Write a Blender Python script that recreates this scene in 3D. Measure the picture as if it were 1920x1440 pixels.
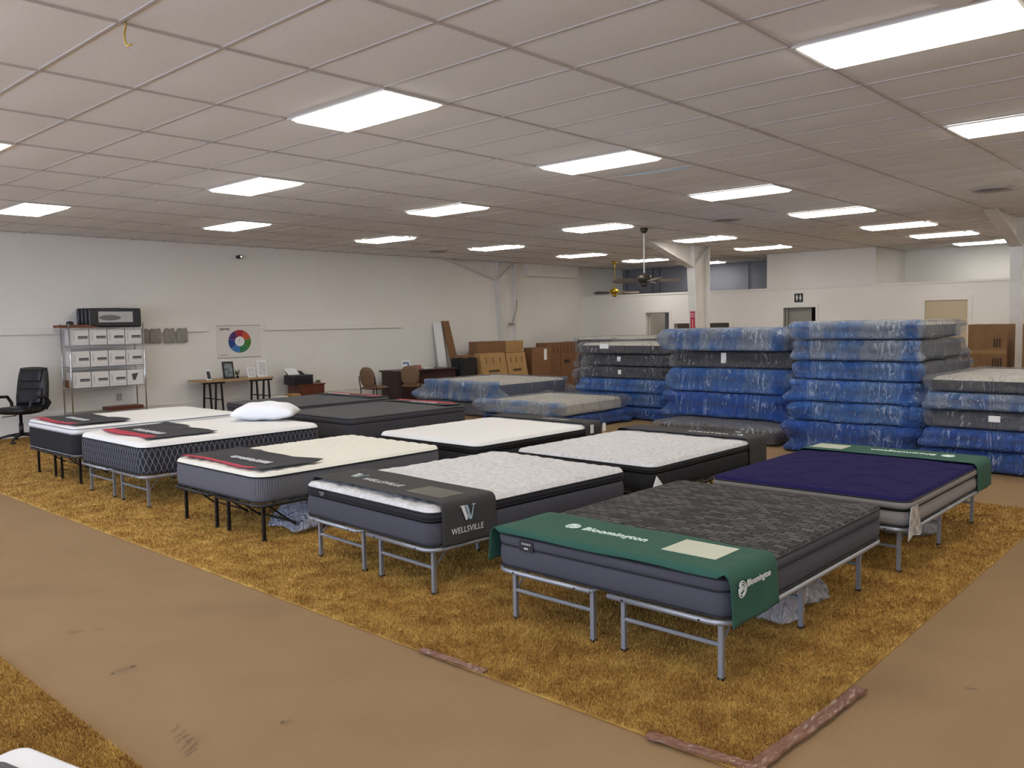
import bpy, bmesh, math, random
import numpy as np
from mathutils import Vector, Matrix
random.seed(7)
S = bpy.context.scene
for o in list(bpy.data.objects): bpy.data.objects.remove(o, do_unlink=True)
COL = S.collection
PI = math.pi
H = 1.8            # eye height
CE = 3.4716        # ceiling height

# ------------------------------------------------------------------ camera
R0 = (0.6754839565779054, -0.7371901685100936, -0.016494843360571554)
R1 = (-0.06368275992363553, -0.03603691101158368, -0.9973193305716975)
R2 = (0.7346195821606845, 0.6747236445356944, -0.07128865975248067)
cam = bpy.data.cameras.new('camera'); camo = bpy.data.objects.new('camera', cam); COL.objects.link(camo)
mw = Matrix.Identity(4)
for k in range(3):
    mw[k][0] = R0[k]; mw[k][1] = -R1[k]; mw[k][2] = -R2[k]
mw[0][3], mw[1][3], mw[2][3] = -2.05601505, -4.75044008, H
camo.matrix_world = mw
cam.sensor_width = 36; cam.lens = 36*1581.975/1920; cam.clip_start = .05; cam.clip_end = 100
S.camera = camo

# ------------------------------------------------------------------ world, daylight, exposure
w = bpy.data.worlds.new('world'); S.world = w; w.use_nodes = True
w.node_tree.nodes['Background'].inputs[0].default_value = (.62, .74, 1, 1)
w.node_tree.nodes['Background'].inputs[1].default_value = .6
def area(name, loc, rot, sx, sy, power, col):
    l = bpy.data.lights.new(name, 'AREA'); l.shape = 'RECTANGLE'; l.size = sx; l.size_y = sy
    l.energy = power; l.color = col
    o = bpy.data.objects.new(name, l); COL.objects.link(o); o.location = loc; o.rotation_euler = rot
    return o
# daylight coming in through the three shop windows of the front wall, behind the camera
DAY = 235
for k, yc in enumerate((-4.6, 1.0, 6.6)):
    area('daylight', (-6.35, yc, 1.55), (0, -PI/2, 0), 2.3, 4.6, DAY, (.62, .74, 1))
PANEL = 11.9        # emission of the troffer diffusers
S.view_settings.view_transform = 'Standard'; S.view_settings.look = 'None'
S.view_settings.gamma = 1; S.view_settings.use_curve_mapping = False
S.view_settings.exposure = 0.0
S.cycles.max_bounces = 8; S.cycles.transparent_max_bounces = 16
S.cycles.diffuse_bounces = 4

# ------------------------------------------------------------------ helpers
def lin(h):
    if isinstance(h, str):
        h = h.lstrip('#'); c = [int(h[i:i+2], 16)/255 for i in (0, 2, 4)]
        return tuple(((x/12.92) if x <= .04045 else ((x+.055)/1.055)**2.4) for x in c)+(1,)
    return tuple(h)+((1,) if len(h) == 3 else ())
MATS = {}
def mat(name, col, rough=.6, metal=0, noise=None, bump=None, emit=None, alpha=None, coat=0, spec=None, sheen=0):
    """noise=(scale, colour2, contrast); bump=(scale, strength, distance)"""
    if name in MATS: return MATS[name]
    m = bpy.data.materials.new(name); m.use_nodes = True; MATS[name] = m
    nt = m.node_tree; b = nt.nodes['Principled BSDF']
    b.inputs['Base Color'].default_value = lin(col); b.inputs['Roughness'].default_value = rough
    b.inputs['Metallic'].default_value = metal
    if spec is not None: b.inputs['Specular IOR Level'].default_value = spec
    if coat: b.inputs['Coat Weight'].default_value = coat
    if sheen: b.inputs['Sheen Weight'].default_value = sheen
    if emit: b.inputs['Emission Color'].default_value = lin(col); b.inputs['Emission Strength'].default_value = emit
    if alpha is not None: b.inputs['Alpha'].default_value = alpha
    if noise or bump:
        tc = nt.nodes.new('ShaderNodeTexCoord')
    if noise:
        n = nt.nodes.new('ShaderNodeTexNoise'); n.inputs['Scale'].default_value = noise[0]; n.inputs['Detail'].default_value = 6
        nt.links.new(tc.outputs['Object'], n.inputs['Vector'])
        r = nt.nodes.new('ShaderNodeValToRGB'); e = r.color_ramp.elements
        k = noise[2] if len(noise) > 2 else .3
        e[0].position = .5-k/2; e[1].position = .5+k/2; e[0].color = lin(col); e[1].color = lin(noise[1])
        nt.links.new(n.outputs['Fac'], r.inputs['Fac']); nt.links.new(r.outputs[0], b.inputs['Base Color'])
    if bump:
        n2 = nt.nodes.new('ShaderNodeTexNoise'); n2.inputs['Scale'].default_value = bump[0]; n2.inputs['Detail'].default_value = 4
        nt.links.new(tc.outputs['Object'], n2.inputs['Vector'])
        bp = nt.nodes.new('ShaderNodeBump'); bp.inputs['Strength'].default_value = bump[1]; bp.inputs['Distance'].default_value = bump[2]
        nt.links.new(n2.outputs['Fac'], bp.inputs['Height']); nt.links.new(bp.outputs[0], b.inputs['Normal'])
    return m
def N(m, typ, **kw):
    n = m.node_tree.nodes.new(typ)
    for k, v in kw.items():
        if k.startswith('_'): setattr(n, k[1:], v)
        else: n.inputs[k.replace('~', ' ')].default_value = v
    return n
def link(m, a, b): m.node_tree.links.new(a, b)
def bsdf(m): return m.node_tree.nodes['Principled BSDF']

class MB:
    def __init__(s): s.v = []; s.f = []; s.mi = []; s.cur = 0
    def add(s, vs, fs):
        o = len(s.v); s.v += [tuple(map(float, p)) for p in vs]
        for f in fs: s.f.append(tuple(i+o for i in f)); s.mi.append(s.cur)
        return s
    def box(s, x0, x1, y0, y1, z0, z1):
        return s.add([(x, y, z) for x in (x0, x1) for y in (y0, y1) for z in (z0, z1)],
                     [(0, 1, 3, 2), (4, 6, 7, 5), (0, 4, 5, 1), (2, 3, 7, 6), (0, 2, 6, 4), (1, 5, 7, 3)])
    def obox(s, c, sz, M):   # oriented box: centre, size, 3x3 matrix
        c = Vector(c); vs = []
        for x in (-.5, .5):
            for y in (-.5, .5):
                for z in (-.5, .5): vs.append(c+M @ Vector((x*sz[0], y*sz[1], z*sz[2])))
        return s.add(vs, [(0, 1, 3, 2), (4, 6, 7, 5), (0, 4, 5, 1), (2, 3, 7, 6), (0, 2, 6, 4), (1, 5, 7, 3)])
    def tube(s, path, r, n=8, closed=False, cap=True):
        P = [Vector(p) for p in path]; m = len(P); o = len(s.v); up = None
        for i in range(m):
            if closed: t = P[(i+1) % m]-P[i-1]
            else: t = P[min(i+1, m-1)]-P[max(i-1, 0)]
            t.normalize()
            if up is None:
                a = Vector((0, 0, 1)) if abs(t.z) < .9 else Vector((1, 0, 0)); up = t.cross(a).normalized()
            else: up = (up-t*up.dot(t)).normalized()
            b = t.cross(up); rr = r[i] if isinstance(r, (list, tuple)) else r
            for k in range(n):
                a = 2*PI*(k+.5)/n; q = P[i]+up*math.cos(a)*rr+b*math.sin(a)*rr; s.v.append(tuple(q))
        for i in range(m if closed else m-1):
            for k in range(n):
                a = o+i*n+k; b = o+i*n+(k+1) % n; c = o+((i+1) % m)*n+(k+1) % n; d = o+((i+1) % m)*n+k
                s.f.append((a, b, c, d)); s.mi.append(s.cur)
        if cap and not closed:
            s.f.append(tuple(o+k for k in range(n))[::-1]); s.f.append(tuple(o+(m-1)*n+k for k in range(n))); s.mi += [s.cur]*2
        return s
    def bar(s, a, b, r, n=4): return s.tube([a, b], r, n)
    def lathe(s, c, prof, n=20, ax='z'):
        o = len(s.v)
        for (r, z) in prof:
            for k in range(n):
                a = 2*PI*k/n; p = (r*math.cos(a), r*math.sin(a), z)
                if ax == 'x': p = (p[2], p[0], p[1])
                if ax == 'y': p = (p[0], p[2], p[1])
                s.v.append((c[0]+p[0], c[1]+p[1], c[2]+p[2]))
        for i in range(len(prof)-1):
            for k in range(n):
                s.f.append((o+i*n+k, o+i*n+(k+1) % n, o+(i+1)*n+(k+1) % n, o+(i+1)*n+k)); s.mi.append(s.cur)
        s.f.append(tuple(o+k for k in range(n))[::-1]); s.f.append(tuple(o+(len(prof)-1)*n+k for k in range(n))); s.mi += [s.cur]*2
        return s
    def prism(s, pts, d):    # planar polygon (3D points) pushed by vector d
        n = len(pts); d = Vector(d); a = [Vector(p) for p in pts]
        return s.add(a+[p+d for p in a], [tuple(range(n))[::-1], tuple(range(n, 2*n))]+[(i, (i+1) % n, n+(i+1) % n, n+i) for i in range(n)])
    def build(s, name, mats, parent=None, smooth=False, bevel=0, fix=True):
        me = bpy.data.meshes.new(name); me.from_pydata(s.v, [], s.f)
        for m in (mats if isinstance(mats, (list, tuple)) else [mats]): me.materials.append(m)
        me.polygons.foreach_set('material_index', s.mi)
        if fix:
            bm = bmesh.new(); bm.from_mesh(me); bmesh.ops.recalc_face_normals(bm, faces=bm.faces); bm.to_mesh(me); bm.free()
        if smooth: me.polygons.foreach_set('use_smooth', [True]*len(me.polygons))
        me.update()
        o = bpy.data.objects.new(name, me); COL.objects.link(o)
        if parent: o.parent = parent
        if bevel:
            b = o.modifiers.new('bevel', 'BEVEL'); b.width = bevel; b.segments = 3; b.limit_method = 'ANGLE'
            b.harden_normals = False
            me.polygons.foreach_set('use_smooth', [True]*len(me.polygons))
            if hasattr(me, 'set_sharp_from_angle'): me.set_sharp_from_angle(angle=math.radians(35))
        return o
def npmesh(name, V, F, m, parent=None, smooth=True, weld=0, attr=None):
    me = bpy.data.meshes.new(name); me.from_pydata([tuple(v) for v in V], [], [tuple(int(i) for i in f) for f in F])
    for x in (m if isinstance(m, (list, tuple)) else [m]): me.materials.append(x)
    if weld:
        bm = bmesh.new(); bm.from_mesh(me); bmesh.ops.remove_doubles(bm, verts=bm.verts, dist=weld)
        bmesh.ops.recalc_face_normals(bm, faces=bm.faces); bm.to_mesh(me); bm.free()
    if smooth: me.polygons.foreach_set('use_smooth', [True]*len(me.polygons))
    if attr:
        for k, vals in attr.items():
            at_ = me.attributes.new(k, 'FLOAT', 'POINT'); at_.data.foreach_set('value', list(map(float, vals)))
    me.update(); o = bpy.data.objects.new(name, me); COL.objects.link(o)
    if parent: o.parent = parent
    return o
def arcs(pts, rows):
    out = [0.]
    for a, b in zip(pts, pts[1:]): out.append(out[-1]+math.hypot(a[0]-b[0], a[1]-b[1]))
    return out*rows
def thing(name, label, cat, loc=(0, 0, 0), rz=0, group=None):
    o = bpy.data.objects.new(name, None); COL.objects.link(o); o.location = loc; o.rotation_euler = (0, 0, rz)
    o.empty_display_size = .1
    o['label'] = label; o['category'] = cat
    if group: o['group'] = group
    return o
def tag(o, label=None, cat=None, group=None, kind=None):
    if label: o['label'] = label
    if cat: o['category'] = cat
    if group: o['group'] = group
    if kind: o['kind'] = kind
    return o
def struct(name, mb, m, parent=None, **k):
    o = mb.build(name, m, parent, **k)
    if not parent: o['kind'] = 'structure'
    return o
def dup(root, label=None, loc=None, rz=None):
    r = root.copy(); COL.objects.link(r)
    if label: r['label'] = label
    if loc: r.location = loc
    if rz is not None: r.rotation_euler = (0, 0, rz)
    for ch in list(root.children):
        c = ch.copy(); COL.objects.link(c); c.parent = r
        for g in list(ch.children):
            d = g.copy(); COL.objects.link(d); d.parent = c
    return r
def rrect(L, W, r, n=6):  # closed outline from 0..L, 0..W
    out = []
    for cx, cy, a0 in ((L-r, W-r, 0), (r, W-r, 90), (r, r, 180), (L-r, r, 270)):
        for k in range(n+1):
            a = math.radians(a0+90*k/n); out.append((cx+r*math.cos(a), cy+r*math.sin(a)))
    return out
def text(body, size, m, parent, loc, M, ext=.0008, bold=0, squash=1, name='lettering'):
    """flat lettering; M = 3x3 with columns (reading direction, up direction, normal)"""
    c = bpy.data.curves.new('txt', 'FONT'); c.body = body; c.size = size; c.extrude = ext; c.offset = bold
    c.align_x = 'LEFT'; c.space_character = 1.05
    t = bpy.data.objects.new('txt', c); COL.objects.link(t)
    dg = bpy.context.evaluated_depsgraph_get()
    me = bpy.data.meshes.new_from_object(t.evaluated_get(dg)); bpy.data.objects.remove(t)
    me.materials.clear(); me.materials.append(m)
    o = bpy.data.objects.new(name, me); COL.objects.link(o); o.parent = parent
    mm = (M @ Matrix.Diagonal((1, squash, 1))).to_4x4(); mm.translation = Vector(loc); o.matrix_local = mm
    return o
def cols(a, b, c):
    return Matrix((a, b, c)).transposed()

# ------------------------------------------------------------------ materials
M_wall = mat('wall paint', '#e9e6df', .75, noise=(1.3, '#e4e0d8', .5), bump=(60, .08, .004))
M_wallgray = mat('grey upper wall', '#81828b', .8, noise=(2, '#797a82'))
M_white = mat('white trim paint', '#e4e0d8', .5)
M_steelw = mat('white painted steel', '#e3e0da', .45, noise=(3, '#d6d2ca', .4))
M_tbar = mat('ceiling grid bars', '#b5ada7', .5)
M_black = mat('black metal', '#121316', .4)
M_silver = mat('silver painted tube', '#9b9fa5', .38, .55)
M_chrome = mat('chrome wire', '#d8dade', .2, .9)
M_dark = mat('dark plastic', '#1b1b1e', .45)
M_card = mat('brown cardboard', '#8a6444', .85, noise=(9, '#7c583b', .6), bump=(30, .1, .003))
M_kraft = mat('kraft cardboard', '#b08a58', .85, noise=(7, '#a37e4f', .6))
M_cardtape = mat('packing tape', '#9b774b', .35)
M_ink = mat('box print', '#3a2c22', .8)
M_wood = mat('pale wood', '#b29168', .5, noise=(12, '#a07f57', .5))
M_cherry = mat('cherry wood', '#6a3623', .4, noise=(9, '#55291b', .6))
M_maho = mat('dark mahogany', '#3a1e1c', .35, noise=(9, '#2c1615', .6))
M_paper = mat('paper white', '#e8e8e6', .6)
M_red = mat('red print', '#b5213c', .6)
M_ltgray = mat('light grey', '#b5b5b3', .5)

# tiles: slight per-tile tint and speckle
M_tile = mat('ceiling tile', '#e6e4e1', .9, noise=(140, '#dad7d3', .3), bump=(160, .25, .003))
# cut-pile base carpet with worn spots
M_carpet = mat('tan carpet', '#957955', .95, noise=(2.2, '#8c704d', .5), bump=(420, .5, .004))
m = M_carpet; nt = m.node_tree; b = bsdf(m)
prev = b.inputs['Base Color'].links[0].from_socket
tc = N(m, 'ShaderNodeTexCoord')
fine = N(m, 'ShaderNodeTexNoise', Scale=260., Detail=3.); link(m, tc.outputs['Object'], fine.inputs['Vector'])
fm = N(m, 'ShaderNodeMapRange'); fm.inputs['From Min'].default_value = .3; fm.inputs['From Max'].default_value = .7
fm.inputs['To Min'].default_value = .86; fm.inputs['To Max'].default_value = 1.1; link(m, fine.outputs['Fac'], fm.inputs['Value'])
mul = N(m, 'ShaderNodeVectorMath', _operation='SCALE'); link(m, prev, mul.inputs[0]); link(m, fm.outputs[0], mul.inputs['Scale'])
prev = mul.outputs[0]
dist_n = N(m, 'ShaderNodeTexNoise', Scale=9., Detail=4.); link(m, tc.outputs['Object'], dist_n.inputs['Vector'])
ctr = N(m, 'ShaderNodeVectorMath', _operation='SUBTRACT'); link(m, dist_n.outputs['Color'], ctr.inputs[0]); ctr.inputs[1].default_value = (.5, .5, .5)
sc = N(m, 'ShaderNodeVectorMath', _operation='SCALE'); link(m, ctr.outputs[0], sc.inputs[0]); sc.inputs['Scale'].default_value = .12
wob = N(m, 'ShaderNodeVectorMath', _operation='ADD'); link(m, tc.outputs['Object'], wob.inputs[0]); link(m, sc.outputs[0], wob.inputs[1])
# stains given along / across the walking direction (rotated 47.5 degrees)
STAINS = [(-.54, .214, .06, .04, .3), (-.42, .253, .05, .03, .2), (-.006, -.396, .016, .02, .85), (.057, -.336, .014, .018, .85), (.03, -.365, .07, .055, .32),
          (.56, -1.03, .012, .05, .35), (.60, -1.085, .012, .06, .45), (.635, -1.13, .012, .06, .5), (.67, -1.175, .012, .06, .5), (.70, -1.215, .012, .06, .5), (.725, -1.25, .014, .04, .5),
          (.69, -1.15, .07, .09, .15), (1.037, -.998, .012, .02, .85), (1.06, -.99, .03, .03, .3), (3.9, -.72, .4, .25, .12), (4.3, -.75, .02, .02, .4), (-1.3, 1.0, .5, .2, .12), (.3, .6, .6, .2, .1)]
rotn = N(m, 'ShaderNodeVectorRotate'); rotn.rotation_type = 'Z_AXIS'; link(m, wob.outputs[0], rotn.inputs['Vector']); rotn.inputs['Angle'].default_value = math.radians(47.5)
for (sx, sy, rx, ry, k) in STAINS:
    mp = N(m, 'ShaderNodeVectorMath', _operation='SUBTRACT'); link(m, rotn.outputs[0], mp.inputs[0]); mp.inputs[1].default_value = (sx, sy, 0)
    mv = N(m, 'ShaderNodeVectorMath', _operation='MULTIPLY'); link(m, mp.outputs[0], mv.inputs[0]); mv.inputs[1].default_value = (1/rx, 1/ry, 0)
    ln = N(m, 'ShaderNodeVectorMath', _operation='LENGTH'); link(m, mv.outputs[0], ln.inputs[0])
    mr = N(m, 'ShaderNodeMapRange'); mr.inputs['From Min'].default_value = .2; mr.inputs['From Max'].default_value = 1.2
    mr.inputs['To Min'].default_value = k; mr.inputs['To Max'].default_value = 0; link(m, ln.outputs['Value'], mr.inputs['Value'])
    mx = N(m, 'ShaderNodeMix', _data_type='RGBA'); link(m, mr.outputs[0], mx.inputs[0]); link(m, prev, mx.inputs[6]); mx.inputs[7].default_value = lin('#3c3026')
    prev = mx.outputs[2]
link(m, prev, b.inputs['Base Color'])

# gold shag: colour varies tuft by tuft
M_shag = mat('gold shag pile', '#a17a38', .95)
m = M_shag; b = bsdf(m); tc = N(m, 'ShaderNodeTexCoord'); geo = N(m, 'ShaderNodeNewGeometry')
n1 = N(m, 'ShaderNodeTexNoise', Scale=5., Detail=5.); link(m, tc.outputs['Object'], n1.inputs['Vector'])
ad = N(m, 'ShaderNodeMath', _operation='MULTIPLY_ADD'); link(m, geo.outputs['Random Per Island'], ad.inputs[0]); ad.inputs[1].default_value = .5; link(m, n1.outputs['Fac'], ad.inputs[2])
cr = N(m, 'ShaderNodeValToRGB'); e = cr.color_ramp.elements; e[0].position = .35; e[1].position = 1.0; e[0].color = lin('#80581f'); e[1].color = lin('#c6a254')
el = cr.color_ramp.elements.new(.7); el.color = lin('#a67d3a'); link(m, ad.outputs[0], cr.inputs['Fac']); link(m, cr.outputs[0], b.inputs['Base Color'])

# ------------------------------------------------------------------ room shell
XF, YL, XB = 18.57, 11.19, 20.7
X0, Y0 = -6.0, -7.6
struct('floor', MB().box(X0-.2, XB+.3, Y0-.2, YL+.3, -.15, 0), M_carpet)
struct('wall_left', MB().box(X0-.2, XB+.3, YL, YL+.2, 0, CE+.05), M_wall)
struct('wall_right', MB().box(X0-.2, XB+.3, Y0-.2, Y0, 0, CE+.05), M_wall)
# shop front behind the camera: three window openings
mb = MB().box(X0-.2, X0, Y0, YL, 0, .4).box(X0-.2, X0, Y0, YL, 2.7, CE+.05)
for a, c in ((Y0, -6.9), (-2.3, -1.3), (3.3, 4.3), (8.9, YL)): mb.box(X0-.2, X0, a, c, .4, 2.7)
struct('wall_front', mb, M_wall)
for k, yc in enumerate((-4.6, 1.0, 6.6)):
    f = MB()
    for a, c, z0, z1 in ((yc-2.3, yc+2.3, .4, .46), (yc-2.3, yc+2.3, 2.64, 2.7), (yc-2.3, yc-2.24, .46, 2.64), (yc+2.24, yc+2.3, .46, 2.64), (yc-.03, yc+.03, .46, 2.64)):
        f.box(X0-.14, X0-.06, a, c, z0, z1)
    struct('window_%d' % (k+1), f, M_silver)
# back walls of the loft space behind the partition
struct('wall_back', MB().box(XB, XB+.2, -7.6, 5.21, 0, CE+.05), M_wall)
struct('wall_back_grey', MB().box(XB-.02, XB+.2, 5.21, YL, 0, CE+.05), M_wallgray)
# partition with its openings
PT = 2.6
ops = [(8.12, 8.9, 0, 2.05), (6.25, 7.95, 1.0, 1.73), (3.9, 4.74, 0, 2.09), (.47, 1.36, 0, 2.17)]
mb = MB(); ycur = Y0
for a, c, z0, z1 in sorted(ops):
    mb.box(XF, XF+.15, ycur, a, 0, PT)
    if z0 > 0: mb.box(XF, XF+.15, a, c, 0, z0)
    mb.box(XF, XF+.15, a, c, z1, PT); ycur = c
mb.box(XF, XF+.15, ycur, YL, 0, PT)
struct('wall_far', mb, M_wall)
struct('wall_far_upper', MB().box(XF+.03, XB, 2.48, 5.21, PT+.001, CE), M_wall)
struct('trim_1', MB().box(XF-.02, XF+.17, Y0, YL, PT-.05, PT), M_white)
# door casings and leaves
def casing(name, y0, y1, z1, wd=.07, leafmat=None):
    c = MB().box(XF-.02, XF, y0-wd, y0, 0, z1+wd).box(XF-.02, XF, y1, y1+wd, 0, z1+wd).box(XF-.02, XF, y0, y1, z1, z1+wd)
    return struct(name, c, M_white)
d1 = casing('door_1', 8.12, 8.9, 2.05); d2 = casing('door_2', 3.9, 4.74, 2.09); d3 = casing('door_3', .47, 1.36, 2.17, .1)
M_leaf = mat('grey door leaf', '#8f8b84', .5); M_beige = mat('beige door', '#c2b194', .6)
lf = MB().obox((XF+.42, 4.66, 1.03), (.8, .04, 2.04), Matrix.Rotation(math.radians(0), 3, 'Z'))
for z in (.35, 1.05, 1.62):
    for x in (.2, .62): lf.box(XF+x-.13, XF+x+.13, 4.63, 4.64, z-.22, z+.22)
lf.build('door_leaf', M_leaf, d2, bevel=.004)
MB().box(XF+.12, XF+.16, 4.06, 4.68, .01, 2.08).build('door_leaf', M_leaf, d2)
MB().box(XF+.02, XF+.06, .475, 1.355, .01, 2.165).build('door_leaf', M_beige, d3)
MB().box(XF+.10, XF+.9, 8.83, 8.87, .01, 2.04).build('door_leaf', mat('pale door leaf', '#bdb7aa', .5), d1)
tag(MB().lathe((XF+.16, 4.12, 1.0), [(.012, -.02), (.03, .0), (.03, .02), (.01, .03)], 12, 'x').build('door_handle', M_chrome, d2), 'chrome door handle')
# inner room faces seen through the doorways
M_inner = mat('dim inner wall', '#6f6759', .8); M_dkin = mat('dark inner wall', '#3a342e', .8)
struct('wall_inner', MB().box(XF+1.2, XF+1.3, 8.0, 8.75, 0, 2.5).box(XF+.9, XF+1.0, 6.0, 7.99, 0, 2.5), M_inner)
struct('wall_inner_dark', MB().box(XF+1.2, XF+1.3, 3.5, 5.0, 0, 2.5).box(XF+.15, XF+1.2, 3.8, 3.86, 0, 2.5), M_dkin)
struct('trim_2', MB().box(XF-.03, XF+.02, 6.15, 6.25, .95, 1.83).box(XF-.03, XF+.02, 7.95, 8.05, .95, 1.83).box(XF-.03, XF+.02, 6.25, 7.95, 1.73, 1.83), M_white)
# left wall base band, rails and soffit
struct('baseboard_left', MB().box(X0, XF, YL-.022, YL, 0, .36).box(X0, XF, YL-.032, YL, .34, .365), M_wall)
struct('trim_3', MB().box(X0, 6.32, YL-.05, YL, 1.745, 1.86), M_wall, bevel=.006)
struct('trim_4', MB().box(7.57, 11.33, YL-.05, YL, 1.745, 1.86), M_wall, bevel=.006)
sf = MB().box(15.85, 18.06, YL-.22, YL, 3.13, CE)
for x in (16.4, 16.95, 17.5): sf.box(x, x+.01, YL-.225, YL-.22, 3.13, CE)
struct('trim_5', sf, M_white)

# ceiling: sagging tiles, grid bars
ax, ay = .6096, 1.2192
V = []; F = []
i0, i1, j0, j1 = -10, 35, -7, 10
def sag(i, j): return .004+.009*((i*7919+j*104729) % 97)/97
nx, ny = 4, 4
for i in range(i0, i1):
    for j in range(j0, j1):
        xa, xb = max(i*ax, X0), min((i+1)*ax, XB+.1); ya, yb = max(j*ay, Y0), min((j+1)*ay, YL)
        if xb-xa < .02 or yb-ya < .02: continue
        sg = sag(i, j); o = len(V)
        for a in range(nx+1):
            for c in range(ny+1):
                u, v = a/nx, c/ny
                V.append((xa+(xb-xa)*u, ya+(yb-ya)*v, CE+.006-sg*math.sin(PI*u)*math.sin(PI*v)**.6 if 0 < v < 1 else CE+.006))
        for a in range(nx):
            for c in range(ny): F.append((o+a*(ny+1)+c, o+a*(ny+1)+c+1, o+(a+1)*(ny+1)+c+1, o+(a+1)*(ny+1)+c))
ce = npmesh('ceiling', V, F, M_tile); ce['kind'] = 'structure'
struct('ceiling_deck', MB().box(X0-.2, XB+.3, Y0-.2, YL+.3, CE+.05, CE+.15), M_tile)
mb = MB()
for i in range(i0+1, i1):
    if X0 < i*ax < XB: mb.box(i*ax-.009, i*ax+.009, Y0, YL, CE-.002, CE+.01)
for j in range(j0, j1):
    if Y0 < j*ay < YL: mb.box(X0, XB, j*ay-.011, j*ay+.011, CE-.004, CE+.01)
struct('trim_6', mb, M_tbar)

# ------------------------------------------------------------------ ceiling lights
M_diff = bpy.data.materials.new('troffer diffuser'); M_diff.use_nodes = True
nt = M_diff.node_tree; b = bsdf(M_diff)
tc = N(M_diff, 'ShaderNodeTexCoord'); sp = N(M_diff, 'ShaderNodeSeparateXYZ'); link(M_diff, tc.outputs['Object'], sp.inputs[0])
wv = N(M_diff, 'ShaderNodeMath', _operation='MULTIPLY'); link(M_diff, sp.outputs['X'], wv.inputs[0]); wv.inputs[1].default_value = 2*PI/.27
cs = N(M_diff, 'ShaderNodeMath', _operation='COSINE'); link(M_diff, wv.outputs[0], cs.inputs[0])
mr = N(M_diff, 'ShaderNodeMapRange'); mr.inputs['From Min'].default_value = -1; mr.inputs['From Max'].default_value = 1
mr.inputs['To Min'].default_value = PANEL*1.12; mr.inputs['To Max'].default_value = PANEL*.88
link(M_diff, cs.outputs[0], mr.inputs['Value']); link(M_diff, mr.outputs[0], b.inputs['Emission Strength'])
b.inputs['Emission Color'].default_value = (1, .965, .91, 1); b.inputs['Base Color'].default_value = (.8, .8, .75, 1)
M_frame = mat('troffer frame', '#cfcac2', .4)
protoL = None
def troffer(x, y, label, tilt=False):
    global protoL
    if protoL is None:
        t = thing('ceiling_light', label, 'ceiling light', (x, y, CE), 0, 'recessed troffer lights in the ceiling')
        f = MB()
        L, W = .6096, 1.2192
        for a, c, d, e in ((0, L, -W, -W+.022), (0, L, -.022, 0), (0, .022, -W+.022, -.022), (L-.022, L, -W+.022, -.022)): f.box(a, c, d, e, -.014, .0)
        f.build('frame', M_frame, t)
        g_ = .02; e_ = .055; d_ = MB()
        d_.add([(g_, -W+g_, -.004), (L-g_, -W+g_, -.004), (L-g_, -g_, -.004), (g_, -g_, -.004),
                (e_, -W+e_, -.034), (L-e_, -W+e_, -.034), (L-e_, -e_, -.034), (e_, -e_, -.034)],
               [(0, 1, 2, 3), (4, 5, 6, 7), (0, 1, 5, 4), (1, 2, 6, 5), (2, 3, 7, 6), (3, 0, 4, 7)])
        d_.build('diffuser', M_diff, t)
        protoL = t; return t
    return dup(protoL, label, (x, y, CE))
def at(u, v, z=0.):
    d = np.array([(u-960)/1581.975, (v-720)/1581.975, 1.]) @ np.array([R0, R1, R2]); C = np.array([-2.05601505, -4.75044008, H])
    return C+d*((z-C[2])/d[2])
ordn = ['nearest', 'second', 'third', 'fourth', 'fifth', 'sixth', 'seventh', 'eighth']
rows = {
 'row nearest the left wall': (7, [(3, None), (8, (380, 425)), (13, (662, 451)), (18, (875, 466)), (23, (1040, 480)), (28, (1163, 489)), (33, (1273, 494))]),
 'second row from the left wall': (4, [(0, None), (5, (387, 353)), (10, (757, 397)), (15, (1050, 430)), (20, (1258, 450)), (25, (1374, 466))]),
 'third row from the left wall': (1, [(3, (550, 223)), (8, (1012, 317)), (13, (1288, 366)), (18, (1474, 401)), (23, (1610, 426)), (28, (1702, 442)), (33, (1783, 456))]),
 'row on the right above the camera': (-2, [(5, (1490, 88)), (10, (1770, 237)), (15, (1918, 316)), (20, None), (25, None)]),
}
for rn, (j, L) in rows.items():
    n = 0
    for i, uv in L:
        if uv and i >= 10: p = at(uv[0], uv[1], CE); x, y = p[0]+.0, p[1]
        else: x, y = i*ax, j*ay
        if uv is None and rn.startswith('row on'): lab = 'recessed troffer light in the right-hand row, outside the picture, the %s one' % ('nearer' if i == 20 else 'farther')
        elif uv is None and i == 0: lab = 'recessed troffer light left of the picture edge'
        else: lab = 'lit recessed troffer, %s from the camera in the %s' % (ordn[n], rn.replace(' above the camera', '')); n += 1
        troffer(x, y, lab)
for i, j in ((-2, 1), (-7, 1), (-2, 7), (-5, 4), (0, -2), (-5, -2), (3, -5), (8, -5), (13, -5), (18, -5), (-2, -5), (23, -5)):
    troffer(i*ax, j*ay, 'recessed troffer light outside the picture, %s' % {(-2, 1): 'just left above the camera', (-7, 1): 'in the middle of the shop front', (-2, 7): 'in the front left corner', (-5, 4): 'between shop front and left rows', (0, -2): 'right behind the camera', (-5, -2): 'by the shop window behind the camera', (3, -5): 'right of the camera', (8, -5): 'on the far right, second row', (13, -5): 'on the far right, third row', (18, -5): 'on the far right, fourth row', (-2, -5): 'in the front right corner', (23, -5): 'on the far right, fifth row'}[(i, j)])
# loose white panel beside the nearest right-hand light
o = MB().prism([at(1706, -3, CE-.03), at(1786, 16, CE-.03), at(1812, 9, CE-.03), at(1870, -30, CE-.03), at(1740, -30, CE-.03)], (0, 0, .012)).build('ceiling_panel', M_steelw)
tag(o, 'white panel hanging off the ceiling beside the big light at top right', 'panel')

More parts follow.
